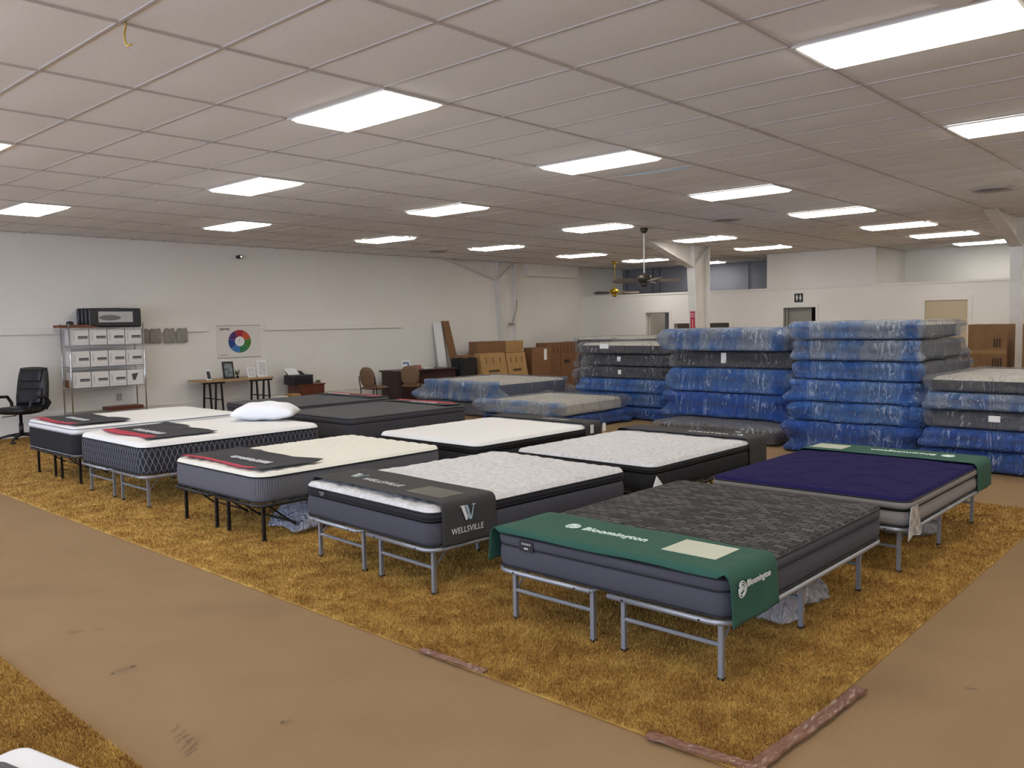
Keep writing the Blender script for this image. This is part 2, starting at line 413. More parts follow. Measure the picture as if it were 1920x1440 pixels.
def ceiling_vent(u, v, label):
    p = at(u, v, CE); t = thing('ceiling_vent', label, 'ceiling vent', (p[0], p[1], CE-.001), 0, 'round ceiling air vents')
    MB().lathe((0, 0, 0), [(.26, 0), (.25, -.018), (.21, -.022)], 24).build('rim', M_tbar, t, smooth=True)
    m_ = MB()
    for r in (.07, .12, .17): m_.lathe((0, 0, 0), [(r, -.023), (r+.03, -.050+r*.12)], 24)
    m_.build('louvre', mat('vent metal', '#a09a95', .5), t)
ceiling_vent(1360, 411, 'grey ceiling air vent between the second and third light rows')
ceiling_vent(820, 470, 'dim ceiling air vent close to the left wall')
ceiling_vent(1860, 354, 'grey ceiling air vent at the right edge of the picture')
# wire hanging out of a tile
w_ = [at(235, 42, CE)+np.array((0, 0, 0)), at(236, 50, CE-.06), at(233, 62, CE-.12), at(234, 76, CE-.19), at(238, 86, CE-.24), at(247, 83, CE-.235)]
tag(MB().tube(w_, .006, 6).build('hanging_wire', mat('yellow wire', '#c9a94d', .5), smooth=True), 'short yellow wire dangling from a ceiling tile at top left', 'wire')
w_ = [at(1168, 330, CE-.006), at(1205, 326, CE-.02), at(1260, 318, CE-.006), at(1290, 314, CE-.004)]
tag(MB().tube(w_, .008, 6).build('ceiling_cable', mat('pale blue cable', '#9fb0b8', .5)), 'thin pale cable lying along the ceiling grid past the second light', 'cable')

# ------------------------------------------------------------------ steel frames
def column(y, label, halfwall=False, name='steel_column'):
    t = thing(name, label, 'column', (15.0, y, 0), 0)
    hw = .1
    c = MB()
    c.box(.28, .3, -hw, hw, 0, CE)                                          # outer flange
    c.prism([(-.12, -hw, 0), (-.10, -hw, 0), (-.36, -hw, 3.0), (-.38, -hw, 3.0)], (0, 2*hw, 0))   # tapered inner flange
    c.prism([(-.11, -.006, 0), (.28, -.006, 0), (.28, -.006, CE), (-.38, -.006, CE), (-.38, -.006, 3.0)], (0, .012, 0))
    c.box(-.14, .3, -hw, hw, 0, .02)
    c.build('column', M_steelw, t)
    h = MB()
    h.prism([(-.38, -.006, 3.0), (-.38, -.006, CE), (-2.15, -.006, CE)], (0, .012, 0))
    h.prism([(-.38, -hw, 3.0), (-.38, -hw, 2.98), (-2.2, -hw, CE-.01), (-2.15, -hw, CE)], (0, 2*hw, 0))
    h.box(-.39, -.37, -hw, hw, 3.0, CE)
    h.build('haunch', M_steelw, t)
    MB().prism([(-.38, -hw, 3.0), (-.36, -hw, 2.99), (.28, -hw, CE-.02), (.28, -hw, CE)], (0, 2*hw, 0)).build('stiffener', M_steelw, t)
    return t
column(5.1, 'white steel I-beam column in the middle, with a haunch at the ceiling')
c3 = column(-1.27, 'white steel I-beam column at the right edge of the picture')
column(11.1, 'white steel column half sunk in the left wall behind the cardboard boxes')
tag(MB().tube([(15.32, -1.40, CE), (15.3, -1.40, 3.2), (15.1, -1.40, 2.9), (15.05, -1.385, 1.75)], .012, 6).build('conduit', mat('grey cable', '#6b6863', .5), c3), 'grey cable running down the column')
MB().box(15.0, 15.1, -1.41, -1.375, 1.3, 1.42).build('switch_box', M_dark, c3)
# red notice on the middle column
t = thing('red_notice', 'narrow red notice taped to the middle column', 'sign', (14.705, 5.10, 1.55))
MB().box(-.008, 0, -.055, .055, 0, .46).build('sheet', M_red, t)
z = MB().box(-.011, -.008, -.04, .04, .33, .42)
z.box(-.011, -.008, -.012, .012, .02, .29); z.build('white_marks', mat('pink print', '#d99aa0', .6), t)
z = MB()
for k in range(4): z.box(-.013, -.011, -.03+.016*k, -.022+.016*k, .35+.01*(k % 2), .39)
z.build('dark_marks', M_ink, t)

# ------------------------------------------------------------------ gold shag carpets
def shag(name, x0, x1, y0, y1, label, edge=None):
    C = np.array([-2.056, -4.75]); rng = np.random.default_rng(5)
    mb = MB().box(x0, x1, y0, y1, .0, .01)
    V = [np.array(mb.v)]; F = list(mb.f); off = 8
    step = .5; P = []
    for xa in np.arange(x0, x1, step):
        for ya in np.arange(y0, y1, step):
            cx, cy = xa+step/2, ya+step/2; d = math.hypot(cx-C[0], cy-C[1])
            # view test
            fx = R2[0]*(cx-C[0])+R2[1]*(cy-C[1]); rx = R0[0]*(cx-C[0])+R0[1]*(cy-C[1])
            if fx < .5 or abs(rx/fx) > .8: continue
            dens = min(26000, 300000/d**2)
            n = int(dens*step*step); 
            P.append(np.c_[rng.uniform(xa, min(xa+step, x1), n), rng.uniform(ya, min(ya+step, y1), n), np.full(n, d)])
    P = np.vstack(P); n = len(P)
    ang = rng.uniform(0, 2*np.pi, n); wd = (.0012+.00035*P[:, 2])*rng.uniform(.7, 1.3, n); h = rng.uniform(.009, .020, n)
    lean = rng.normal(0, .005, (n, 2))+np.array([-.003, 0])
    a = np.c_[P[:, 0]-np.cos(ang)*wd, P[:, 1]-np.sin(ang)*wd, np.full(n, .008)]
    c = np.c_[P[:, 0]+np.cos(ang)*wd, P[:, 1]+np.sin(ang)*wd, np.full(n, .008)]
    e = np.c_[P[:, 0]+lean[:, 0]+np.cos(ang)*wd*.5, P[:, 1]+lean[:, 1]+np.sin(ang)*wd*.5, .008+h]
    g = np.c_[P[:, 0]+lean[:, 0]-np.cos(ang)*wd*.5, P[:, 1]+lean[:, 1]-np.sin(ang)*wd*.5, .008+h]
    allv = np.vstack([V[0], np.stack([a, c, e, g], 1).reshape(-1, 3)])
    nv = len(allv); me = bpy.data.meshes.new(name)
    me.vertices.add(nv); me.vertices.foreach_set('co', allv.ravel())
    idx = np.concatenate([np.array(F).ravel(), 8+np.arange(4*n)]); nf = 6+n
    me.loops.add(len(idx)); me.loops.foreach_set('vertex_index', idx.astype(np.int32))
    me.polygons.add(nf); me.polygons.foreach_set('loop_start', (np.arange(nf)*4).astype(np.int32))
    me.polygons.foreach_set('loop_total', np.full(nf, 4, dtype=np.int32))
    me.materials.append(M_shag); me.update(calc_edges=True); me.validate()
    o = bpy.data.objects.new(name, me); COL.objects.link(o)
    return tag(o, label, 'carpet', None, 'stuff')
shag('shag_carpet', .93, 6.85, -3.24, 10.9, 'large gold shag carpet inlay under the display beds')
shag('shag_carpet', -5.5, -.64, -4.2, 6.0, 'gold shag carpet patch in the bottom left corner of the picture')
# carpet tape
M_tape = mat('pinkish tape', '#72503f', .3, noise=(25, '#8a6655', .4), bump=(40, .5, .006))
def tape(pts, wd, label):
    P = [Vector((p[0], p[1], 0)) for p in pts]; V = []; F = []; n = 30; rng = random.Random(3)
    d = (P[1]-P[0]); nrm = Vector((-d.y, d.x, 0)).normalized()
    for k in range(n+1):
        c = P[0]+d*(k/n)
        for q in (-.5, -.25, 0, .25, .5):
            jit = rng.uniform(-.004, .004) if abs(q) == .5 else 0
            p = c+nrm*(wd*q+jit); V.append((p.x, p.y, .015+rng.uniform(-.003, .003)))
    for k in range(n):
        for q in range(4): F.append((k*5+q, k*5+q+1, (k+1)*5+q+1, (k+1)*5+q))
    o = npmesh('carpet_tape', V, F, M_tape, smooth=False); so = o.modifiers.new('s', 'SOLIDIFY'); so.thickness = .012; so.offset = -1
    return tag(o, label, 'tape')
tape([(.92, -2.78), (.975, -3.29)], .05, 'pinkish tape strip along the front edge of the carpet corner')
tape([(1.0, -3.25), (1.97, -3.30)], .06, 'pinkish tape strip running back along the right edge of the carpet')
tape([(.925, -1.30), (.94, -1.78)], .035, 'short worn tape strip on the front carpet edge between two beds')

# ------------------------------------------------------------------ bed frames
def arc_path(x0, x1, yi, yo, z, r):
    s = 1 if yo > yi else -1
    P = [(x0, yi, z)]
    for k in range(7):
        a = PI/2*k/6; P.append((x0+r-r*math.cos(a), yo-s*r+s*r*math.sin(a), z))
    for k in range(7):
        a = PI/2*k/6; P.append((x1-r+r*math.sin(a), yo-s*r+s*r*math.cos(a), z))
    P.append((x1, yi, z)); return P
def bed_frame(x0, x1, y0, y1, label, black=False, zt=.345):
    m_ = M_black if black else M_silver
    cx, cy = (x0+x1)/2, (y0+y1)/2
    t = thing('bed_frame', label, 'bed frame', (cx, cy, 0), 0)
    hx = (x1-x0)/2; hy = (y1-y0)/2; zr = zt-.016
    for s in (-1, 1):
        r = MB().tube(arc_path(-hx, hx, s*.06, s*hy, zr, .11), .0155, 8)
        r.tube([(-hx, s*.06, zr), (hx, s*.06, zr)], .012, 6)
        r.build('side_rail', m_, t, smooth=True)
        wr = MB()
        for k in range(1, 12):
            x = -hx+2*hx*k/12; wr.tube([(x, s*.06, zr+.002), (x, s*hy, zr+.002)], .0035, 5)
        for y in (s*hy*.35, s*hy*.7): wr.tube([(-hx, y, zr+.006), (hx, y, zr+.006)], .0035, 5)
        wr.build('wire_deck', m_, t)
        rv = MB()
        for y in (s*.16, s*hy*.8): rv.lathe((-hx-.014, y, zr), [(.006, -.004), (.006, .003)], 8, 'x')
        rv.build('rivets', M_dark, t)
        for x in (-hx+.085, -hx+1.02, hx-.19):
            yo, yi = s*(hy-.085), s*.105
            for y in (yo, yi):
                MB().box(x-.0125, x+.0125, y-.0125, y+.0125, .008, zr).build('leg', m_, t)
            MB().box(x-.016, x+.016, yo-.016, yo+.016, .006, .025).build('foot', M_dark, t)
            MB().box(x-.016, x+.016, yi-.016, yi+.016, .006, .025).build('foot', M_dark, t)
            if black:
                xb = x+.30
                if xb < hx-.05:
                    MB().bar((xb, yi, .12), (xb, yo, .12), .009, 4).build('crossbar', m_, t)
                    for y in (yo, yi): MB().bar((x+.02, y, zr), (xb+.01, y, .10), .010, 4).build('brace', m_, t)
            else:
                MB().tube([(x, yi, .19), (x, yo, .19)], .0125, 8).build('crossbar', m_, t)
                MB().bar((x+.0, yo, .18), (x+.15, yo, zr), .006, 4).build('brace', m_, t)
    return t

# ------------------------------------------------------------------ mattresses
def top_grid(L, W, r, z0, R, pat, nx, ny, crown=.0):
    """top cover: grid clamped to a rounded rectangle, edge roll radius R, pattern height pat(x,y)"""
    gx, gy = np.meshgrid(np.linspace(0, L, nx), np.linspace(0, W, ny), indexing='ij')
    x = gx.ravel().copy(); y = gy.ravel().copy()
    dx = np.maximum(0, np.maximum(r-x, x-(L-r))); dy = np.maximum(0, np.maximum(r-y, y-(W-r)))
    cx = np.clip(x, r, L-r); cy = np.clip(y, r, W-r); dd = np.hypot(x-cx, y-cy)
    k = np.where(dd > r, r/np.maximum(dd, 1e-6), 1); corner = (dx > 0) & (dy > 0)
    x = np.where(corner, cx+(x-cx)*k, x); y = np.where(corner, cy+(y-cy)*k, y)
    dd = np.hypot(x-cx, y-cy)
    d = np.where(corner, r-np.minimum(dd, r), np.minimum.reduce([x, L-x, y, W-y]))
    t = np.clip(d/R, 0, 1); zz = z0+R*np.sqrt(np.maximum(0, 1-(1-t)**2))+pat(x, y)*np.clip(d/(R*.7), 0, 1)
    if crown: zz += crown*np.clip(d/.5, 0, 1)
    V = np.c_[x, y, zz]; F = []
    for i in range(nx-1):
        a = i*ny+np.arange(ny-1); F.append(np.c_[a, a+ny, a+ny+1, a+1])
    return V, np.vstack(F)
def loft(L, W, r, prof, nseg=5):
    """closed outline swept through prof=[(inset,z)...]"""
    V = []; F = []; n = None
    base = rrect(L, W, r, nseg); 
    # extra points on the straight runs
    pts = []
    for i, p in enumerate(base):
        q = base[(i+1) % len(base)]; pts.append(p); ln = math.hypot(q[0]-p[0], q[1]-p[1])
        if ln > .2:
            k = int(ln/.1)
            for s in range(1, k): pts.append((p[0]+(q[0]-p[0])*s/k, p[1]+(q[1]-p[1])*s/k))
    n = len(pts); cxx, cyy = L/2, W/2
    for ins, z in prof:
        for (x, y) in pts:
            # normal of the rounded rect at the point
            cx = min(max(x, r), L-r); cy = min(max(y, r), W-r); dx, dy = x-cx, y-cy; d = math.hypot(dx, dy) or 1
            V.append((x-ins*dx/d, y-ins*dy/d, z))
    for i in range(len(prof)-1):
        for k in range(n): F.append((i*n+k, i*n+(k+1) % n, (i+1)*n+(k+1) % n, (i+1)*n+k))
    return V, F, [(p[0], p[1]) for p in pts]
def ring_tube(pts, z, rad, L, W, r, ins, m_, parent, name='piping'):
    P = []
    for (x, y) in pts:
        cx = min(max(x, r), L-r); cy = min(max(y, r), W-r); dx, dy = x-cx, y-cy; d = math.hypot(dx, dy) or 1
        P.append((x-ins*dx/d, y-ins*dy/d, z))
    return MB().tube(P, rad, 6, closed=True).build(name, m_, parent, smooth=True)
def stripes(m_, axis, period, colA, colB, sharp=.5, diag=False):
    b_ = bsdf(m_); tc_ = N(m_, 'ShaderNodeTexCoord'); s_ = N(m_, 'ShaderNodeSeparateXYZ'); link(m_, tc_.outputs['Object'], s_.inputs[0])
    a_ = N(m_, 'ShaderNodeAttribute', _attribute_name='su')
    src = {'h': a_.outputs['Fac'], 'z': s_.outputs['Z']}[axis]
    mm = N(m_, 'ShaderNodeMath', _operation='MULTIPLY'); link(m_, src, mm.inputs[0]); mm.inputs[1].default_value = 2*PI/period
    sn = N(m_, 'ShaderNodeMath', _operation='SINE'); link(m_, mm.outputs[0], sn.inputs[0])
    r_ = N(m_, 'ShaderNodeMapRange'); r_.inputs['From Min'].default_value = -sharp; r_.inputs['From Max'].default_value = sharp; link(m_, sn.outputs[0], r_.inputs['Value'])
    mx_ = N(m_, 'ShaderNodeMix', _data_type='RGBA'); link(m_, r_.outputs[0], mx_.inputs[0]); mx_.inputs[6].default_value = lin(colA); mx_.inputs[7].default_value = lin(colB)
    link(m_, mx_.outputs[2], b_.inputs['Base Color'])
    bp = N(m_, 'ShaderNodeBump'); bp.inputs['Strength'].default_value = .4; bp.inputs['Distance'].default_value = .004
    link(m_, sn.outputs[0], bp.inputs['Height']); link(m_, bp.outputs[0], b_.inputs['Normal'])
    return m_
def lattice(m_, colA, colB, per=.11, wdt=.82):
    b_ = bsdf(m_); tc_ = N(m_, 'ShaderNodeTexCoord'); s_ = N(m_, 'ShaderNodeSeparateXYZ'); link(m_, tc_.outputs['Object'], s_.inputs[0])
    a_ = N(m_, 'ShaderNodeAttribute', _attribute_name='su')
    outs = []
    for sg in (1, -1):
        q = N(m_, 'ShaderNodeMath', _operation='MULTIPLY_ADD'); link(m_, s_.outputs['Z'], q.inputs[0]); q.inputs[1].default_value = sg*.42; link(m_, a_.outputs['Fac'], q.inputs[2])
        mm = N(m_, 'ShaderNodeMath', _operation='MULTIPLY'); link(m_, q.outputs[0], mm.inputs[0]); mm.inputs[1].default_value = 2*PI/per
        sn = N(m_, 'ShaderNodeMath', _operation='SINE'); link(m_, mm.outputs[0], sn.inputs[0]); outs.append(sn.outputs[0])
    mxm = N(m_, 'ShaderNodeMath', _operation='MAXIMUM'); link(m_, outs[0], mxm.inputs[0]); link(m_, outs[1], mxm.inputs[1])
    r_ = N(m_, 'ShaderNodeMapRange'); r_.inputs['From Min'].default_value = wdt; r_.inputs['From Max'].default_value = .97; link(m_, mxm.outputs[0], r_.inputs['Value'])
    mx_ = N(m_, 'ShaderNodeMix', _data_type='RGBA'); link(m_, r_.outputs[0], mx_.inputs[0]); mx_.inputs[6].default_value = lin(colA); mx_.inputs[7].default_value = lin(colB)
    link(m_, mx_.outputs[2], b_.inputs['Base Color']); return m_
M_grayside = mat('charcoal knit side', '#4a4a52', .9, noise=(300, '#3d3d45', .4), bump=(350, .3, .003))
M_blackside = stripes(mat('black ribbed side', '#1d1d1f', .9), 'h', .022, '#232325', '#151517')
M_b3side = stripes(mat('grey ribbed side', '#6a6a70', .9), 'h', .014, '#77777d', '#38383d')
M_b4side = lattice(mat('lattice side', '#202126', .9), '#23242c', '#72727a', .058, .86)
M_b5side = mat('black plush side', '#232328', .95, noise=(200, '#1b1b20', .4), bump=(200, .4, .004))
M_b6side = mat('pale grey knit side', '#8b8684', .9, noise=(200, '#7f7a78', .4), bump=(300, .3, .003))
M_navy = mat('navy knit top', '#262150', .95, noise=(400, '#1f1a44', .4), bump=(9, .35, .02), spec=.1)
M_ivory = mat('ivory quilt', '#e6e4d8', .9, bump=(260, .15, .003))
M_whiteq = mat('white quilt', '#e9e8e6', .9, bump=(240, .15, .003))
M_whitesw = mat('white swirl quilt', '#d9d8d8', .9, noise=(26, '#c3c2c3', .35), bump=(28, .8, .02))
M_pipe = mat('black piping', '#101015', .7)
M_grtop = mat('flat grey cover', '#555557', .95, noise=(260, '#4a4a4c', .4), bump=(320, .3, .003))
# dark damask of the nearest mattress: soft blocks in two greys
M_damask = mat('dark damask quilt', '#3a3838', .9, bump=(200, .2, .003))
m = M_damask; b = bsdf(m); tc = N(m, 'ShaderNodeTexCoord')
nz = N(m, 'ShaderNodeTexNoise', Scale=14., Detail=3.); link(m, tc.outputs['Object'], nz.inputs['Vector'])
sb = N(m, 'ShaderNodeVectorMath', _operation='SCALE'); link(m, nz.outputs['Color'], sb.inputs[0]); sb.inputs['Scale'].default_value = .045
adv = N(m, 'ShaderNodeVectorMath', _operation='ADD'); link(m, tc.outputs['Object'], adv.inputs[0]); link(m, sb.outputs[0], adv.inputs[1])
mp = N(m, 'ShaderNodeMapping'); mp.inputs['Rotation'].default_value = (0, 0, PI/2); link(m, adv.outputs[0], mp.inputs['Vector'])
bk = N(m, 'ShaderNodeTexBrick', Scale=1.); bk.inputs['Brick Width'].default_value = .085; bk.inputs['Row Height'].default_value = .05
bk.inputs['Mortar Size'].default_value = .007; bk.inputs['Mortar Smooth'].default_value = .6; bk.inputs['Bias'].default_value = -.1
bk.inputs['Color1'].default_value = lin('#252425'); bk.inputs['Color2'].default_value = lin('#5b5857'); bk.inputs['Mortar'].default_value = lin('#121112'); link(m, mp.outputs[0], bk.inputs['Vector'])
link(m, bk.outputs['Color'], b.inputs['Base Color'])
bp = N(m, 'ShaderNodeBump', Strength=.8, Distance=.012); bp.invert = True; link(m, bk.outputs['Fac'], bp.inputs['Height']); link(m, bp.outputs[0], b.inputs['Normal'])

def diamonds(px_, py_, amp):
    return lambda x, y: amp*(np.abs(np.sin(PI*(x/px_+y/py_)))**.6*np.abs(np.sin(PI*(x/px_-y/py_)))**.6-1)
def scallop(p, amp):
    return lambda x, y: amp*(np.abs(np.sin(PI*y/p))**.5+np.abs(np.sin(PI*x/p))**.5-2)*.5
def curvy(amp):
    return lambda x, y: -amp*(np.exp(-((np.abs(((x+.10*np.sin(2*PI*y/.55)) % .42)-.21))/.012)**2)+np.exp(-((np.abs(((y+.05*np.sin(2*PI*x/.6)) % .36)-.18))/.012)**2)*.6)
def swirl(amp):
    return lambda x, y: amp*(np.sin(23*x+4*np.sin(9*y))*np.sin(21*y+3*np.sin(11*x+1))-.5)*.5+amp*.9*(np.abs(np.sin(PI*x/.30))**.4+np.abs(np.sin(PI*y/.30))**.4-2)*.6
flat = lambda x, y: 0*x

def mattress(x0, x1, y0, y1, z0, z1, label, side, topm, pat, r=.09, R=.035, band=0, bandm=None, euro=0, res=.02, pipem=None, crown=0.012, bulge=.006, white=0):
    """band: height of the quilted side band below the top edge; euro: pillow-top groove depth"""
    L, W, T = x1-x0, y1-y0, z1-z0
    t = thing('mattress', label, 'mattress', (x0, y0, z0), 0)
    pipem = pipem or M_pipe
    zt = T-R
    zb = zt-band
    prof = [(.03, 0), (.006, .012)]
    ztop = zb-(.02 if euro else 0)
    for k in range(1, 8): u = k/8; prof.append((-bulge*math.sin(PI*u), .02+(ztop-.04)*u))
    prof += [(.002, ztop-.012), (.012, ztop)]
    V, F, pts = loft(L, W, r, prof)
    n = len(pts); F.append(tuple(range(n))[::-1]); 
    npmesh('side_panel', V, F, side, t, attr={'su': arcs(pts, len(prof))})
    if band:
        b0 = zb+.0
        ins = -.004
        prof = [(.02 if euro else .004, b0-.012), (ins+.004, b0), (ins-.004, b0+band*.35), (ins-.004, b0+band*.7), (ins+.004, zt)]
        V, F, _ = loft(L, W, r, prof); F.append(tuple(range(n))[::-1]); npmesh('quilted_band', V, F, bandm or topm, t)
        if euro: ring_tube(pts, b0-.006, .010, L, W, r, .012, pipem, t, 'piping')
        ring_tube(pts, b0-.001, .006, L, W, r, .0, pipem, t)
    ring_tube(pts, zt+.002, .0065, L, W, r, .0, pipem if not white else side, t)
    ring_tube(pts, .012, .006, L, W, r, .0, pipem, t)
    V, F = top_grid(L, W, r, zt, R, pat, int(L/res), int(W/res), crown)
    npmesh('quilted_top', V, F, topm, t)
    return t

# (x0,x1,y0,y1)
BED = {
 1: (1.56, 3.66, -2.82, -1.27), 2: (1.58, 3.66, -.71, .84), 3: (1.57, 3.64, 1.42, 2.95), 4: (1.56, 3.68, 3.56, 5.16),
 5: (1.63, 3.72, 5.50, 7.02), 6: (3.98, 6.12, -2.88, -1.36), 7: (3.92, 5.97, -.86, .72), 8: (3.95, 6.02, 1.26, 2.86),
 9: (4.28, 6.34, 3.84, 5.36), 10: (4.5, 6.5, 5.72, 7.3)}
ZT = .345
bed_frame(*BED[1], 'silver folding bed frame under the black mattress nearest the camera')
bed_frame(*BED[2], 'silver folding bed frame in the front row, second bed from the right')
bed_frame(*BED[3], 'black folding bed frame under the ivory mattress with the grey ribbed sides', True)
bed_frame(*BED[4], 'silver folding bed frame under the white mattress that carries the pillow')
bed_frame(*BED[5], 'black folding bed frame at the far left end of the front row', True)
bed_frame(*BED[6], 'silver folding bed frame under the navy mattress')
for k, s in ((7, 'hidden under the white swirl mattress of the back row'), (8, 'hidden under the smooth white back-row mattress'),
             (9, 'hidden under the nearer of the two flat grey mattresses'), (10, 'hidden under the farther flat grey mattress')):
    bed_frame(*BED[k], 'dark bed frame '+s, True)
def bd(k): return BED[k]
mattress(*bd(1), ZT, .56, 'black damask mattress with dark grey sides, nearest the camera, under a green banner', M_grayside, M_damask, scallop(.28, .010), R=.016, band=.055, bandm=M_grayside, euro=0)
mattress(*bd(2), ZT, .61, 'white swirl-quilted pillow-top mattress with grey sides under a charcoal banner', M_grayside, M_whitesw, swirl(.012), R=.04, band=.045, bandm=mat('navy black band', '#15151f', .8), euro=1)
mattress(*bd(3), ZT, .60, 'ivory diamond-quilted mattress with grey ribbed sides in the front row', M_b3side, M_ivory, diamonds(.17, .17, .009), R=.04, r=.14)
mattress(*bd(4), ZT, .675, 'tall white mattress with black lattice sides carrying a pillow', M_b4side, M_whiteq, diamonds(.5, .5, .004), R=.055, r=.12)
mattress(*bd(5), ZT, .69, 'white-topped mattress with plain black sides at the left end of the front row', M_b5side, M_whiteq, diamonds(.5, .5, .004), R=.03, band=.05, bandm=M_whiteq, pipem=mat('grey piping', '#8b8f99', .8))
mattress(*bd(6), ZT, .555, 'navy mattress with pale grey sides under a green banner in the back row', M_b6side, M_navy, curvy(.012), R=.03, band=.05, bandm=M_b6side, euro=1, res=.015)
mattress(*bd(7), ZT, .60, 'white swirl mattress with black sides in the back row behind the charcoal banner bed', M_blackside, M_whitesw, swirl(.008), R=.04, band=.035, bandm=M_pipe, euro=1)
mattress(*bd(8), ZT, .60, 'smooth white mattress with black sides in the middle of the back row', stripes(mat('black fine ribbed side', '#222222', .9), 'h', .012, '#303034', '#1b1b1e'), M_whiteq, scallop(.25, .008), R=.05, band=.05, bandm=M_pipe, euro=1)
mattress(*bd(9), ZT, .655, 'flat charcoal grey mattress in the back row, the nearer of the two', M_grayside, M_grtop, flat, R=.02, band=.06, bandm=M_grayside, euro=0)
mattress(*bd(10), ZT, .665, 'flat charcoal grey mattress at the far end of the back row', M_grayside, M_grtop, flat, R=.02, band=.06, bandm=M_grayside, euro=0)

# pillow
def pillow(x, y, z, rz, L, W, T, label, m_):
    n = 36; V = []; F = []
    for sgn in (1, -1):
        o = len(V)
        for i in range(n+1):
            for j in range(n+1):
                u, v = -1+2*i/n, -1+2*j/n
                k = (1-abs(u)**2.6)**.5*(1-abs(v)**2.6)**.5
                pinch = 1-.07*(1-abs(u))*0-.06*(abs(v)**2)*(1-abs(u)**2) 
                px_, py_ = u*L/2*(1-.07*(1-v*v)*0+0)*(1-.05*(1-abs(v))**2*abs(u)), v*W/2*(1-.05*(1-abs(u))**2*abs(v))
                zz = k*T*(.62 if sgn > 0 else .38)+.006*math.sin(9*u+3*v)*k
                V.append((px_, py_, T*.38+sgn*zz if sgn > 0 else max(0, T*.38-zz)))
        for i in range(n):
            for j in range(n):
                a = o+i*(n+1)+j; F.append((a, a+1, a+n+2, a+n+1) if sgn < 0 else (a, a+n+1, a+n+2, a+1))
    o = npmesh('pillow', V, F, m_, weld=.0008); o.location = (x, y, z); o.rotation_euler = (0, 0, rz)
    return tag(o, label, 'pillow')
pillow(3.46, 4.40, .682, math.radians(-44), .74, .54, .22, 'plump white pillow lying on the tall white mattress', mat('pillow white', '#eef0f4', .8, bump=(6, .2, .02)))

# ------------------------------------------------------------------ banners
def drape(name, label, x0, x1, y0, y1, ztop, hangR, hangL, m_, off=.012, r=.05, rip=.004, flare=0., seed=1, lip=0.):
    """cloth strip across the bed; right side is y0, left side y1"""
    P = []
    k = 10
    if hangR:
        for i in range(k+1): P.append((y0-off-flare*(1-i/k), ztop-r-(hangR-r)*(1-i/k)))
        for i in range(1, 6): a = PI/2*i/6; P.append((y0-off+(r)*(1-math.cos(a)), ztop-r+(r+off)*math.sin(a)))
    ys = np.linspace(y0+r if hangR else y0+.0, y1-r if hangL else y1, 26)
    for y in ys: P.append((y, ztop+off))
    if hangL:
        for i in range(1, 6): a = PI/2*i/6; P.append((y1+off-r*(1-math.sin(a)), ztop-r+(r+off)*math.cos(a)))
        for i in range(k+1): P.append((y1+off+flare*i/k, ztop-r-(hangL-r)*i/k))
    nx = 22; V = []; F = []; rr = random.Random(seed); ph = rr.uniform(0, 6)
    for i in range(nx+1):
        u = i/nx
        for j, (y, z) in enumerate(P):
            wv_ = rip*math.sin(9*u+ph+y*5)
            dz = wv_ if abs(z-ztop-off) < .002 else 0; dy = wv_*1.6 if dz == 0 else 0
            V.append((x0+(x1-x0)*u+.006*math.sin(y*8+ph)*(1 if i in (0, nx) else 0), y+dy, z+abs(dz)-(lip if i == 0 and dz != 0 else 0)))
    n = len(P)
    for i in range(nx):
        for j in range(n-1): F.append((i*n+j, (i+1)*n+j, (i+1)*n+j+1, i*n+j+1))
    t = thing(name, label, 'banner', (0, 0, 0))
    o = npmesh('cloth', V, F, m_, t); s_ = o.modifiers.new('s', 'SOLIDIFY'); s_.thickness = .003; s_.offset = 0
    return t
M_green = mat('green felt', '#285647', .9, noise=(200, '#244e40', .4), bump=(300, .3, .003))
M_char = mat('charcoal felt', '#3c3a3a', .9, noise=(250, '#343232', .4), bump=(300, .3, .003))
M_mint = mat('pale mint print', '#dfeee4', .7)
M_pad = mat('clear pocket card', '#b9bda6', .4)
M_let = mat('silver lettering', '#dcdcda', .5)
TOPF = cols(Vector((0, -1, 0)), Vector((1, 0, 0)), Vector((0, 0, 1)))     # read from the camera side, lying flat
TOPB = cols(Vector((0, 1, 0)), Vector((-1, 0, 0)), Vector((0, 0, 1)))     # read from the far side
SIDE = cols(Vector((1, 0, 0)), Vector((0, 0, 1)), Vector((0, -1, 0)))     # on the right-hand side face
def rose(parent, loc, M, s, m_):
    """line emblem: petals of arcs around a spiral"""
    b_ = MB(); o = Vector(loc)
    def P(x, y): return o+M @ Vector((x*s, y*s, .0015))
    for k, (rad, a0, a1) in enumerate(((.50, 20, 150), (.50, 165, 262), (.50, 275, 375), (.36, 70, 240), (.36, 255, 410), (.2, -20, 230), (.08, 0, 300))):
        pts = []
        for q in range(15):
            a = math.radians(a0+(a1-a0)*q/14); rr_ = rad*(1+.06*math.cos(3*a)); pts.append(P(rr_*math.cos(a), rr_*math.sin(a)*1.05))
        b_.tube(pts, s*.038, 6)
    return b_.build('emblem', m_, parent)
def wlogo(parent, loc, M, s, m1, m2):
    o = Vector(loc)
    for nm, mm, polys in (('emblem', m1, [[(0, 1), (.28, 1), (.62, .12), (.5, 0), (.42, 0)], [(-.06, .95), (.34, .95), (.34, 1.02), (-.06, 1.02)]]),
                          ('emblem', m2, [[(.36, 1), (.6, 1), (.9, .1), (.82, 0), (.74, 0)], [(.95, .02), (.83, .0), (1.13, 1), (1.2, 1)], [(.6, .02), (.5, .1), (.72, .75), (.76, .65)], [(.98, .95), (1.3, .95), (1.3, 1.02), (.98, 1.02)]])):
        b_ = MB()
        for pl in polys: b_.prism([o+M @ Vector((x*s, y*s, .001)) for x, y in pl], M @ Vector((0, 0, .0015)))
        b_.build(nm, mm, parent)
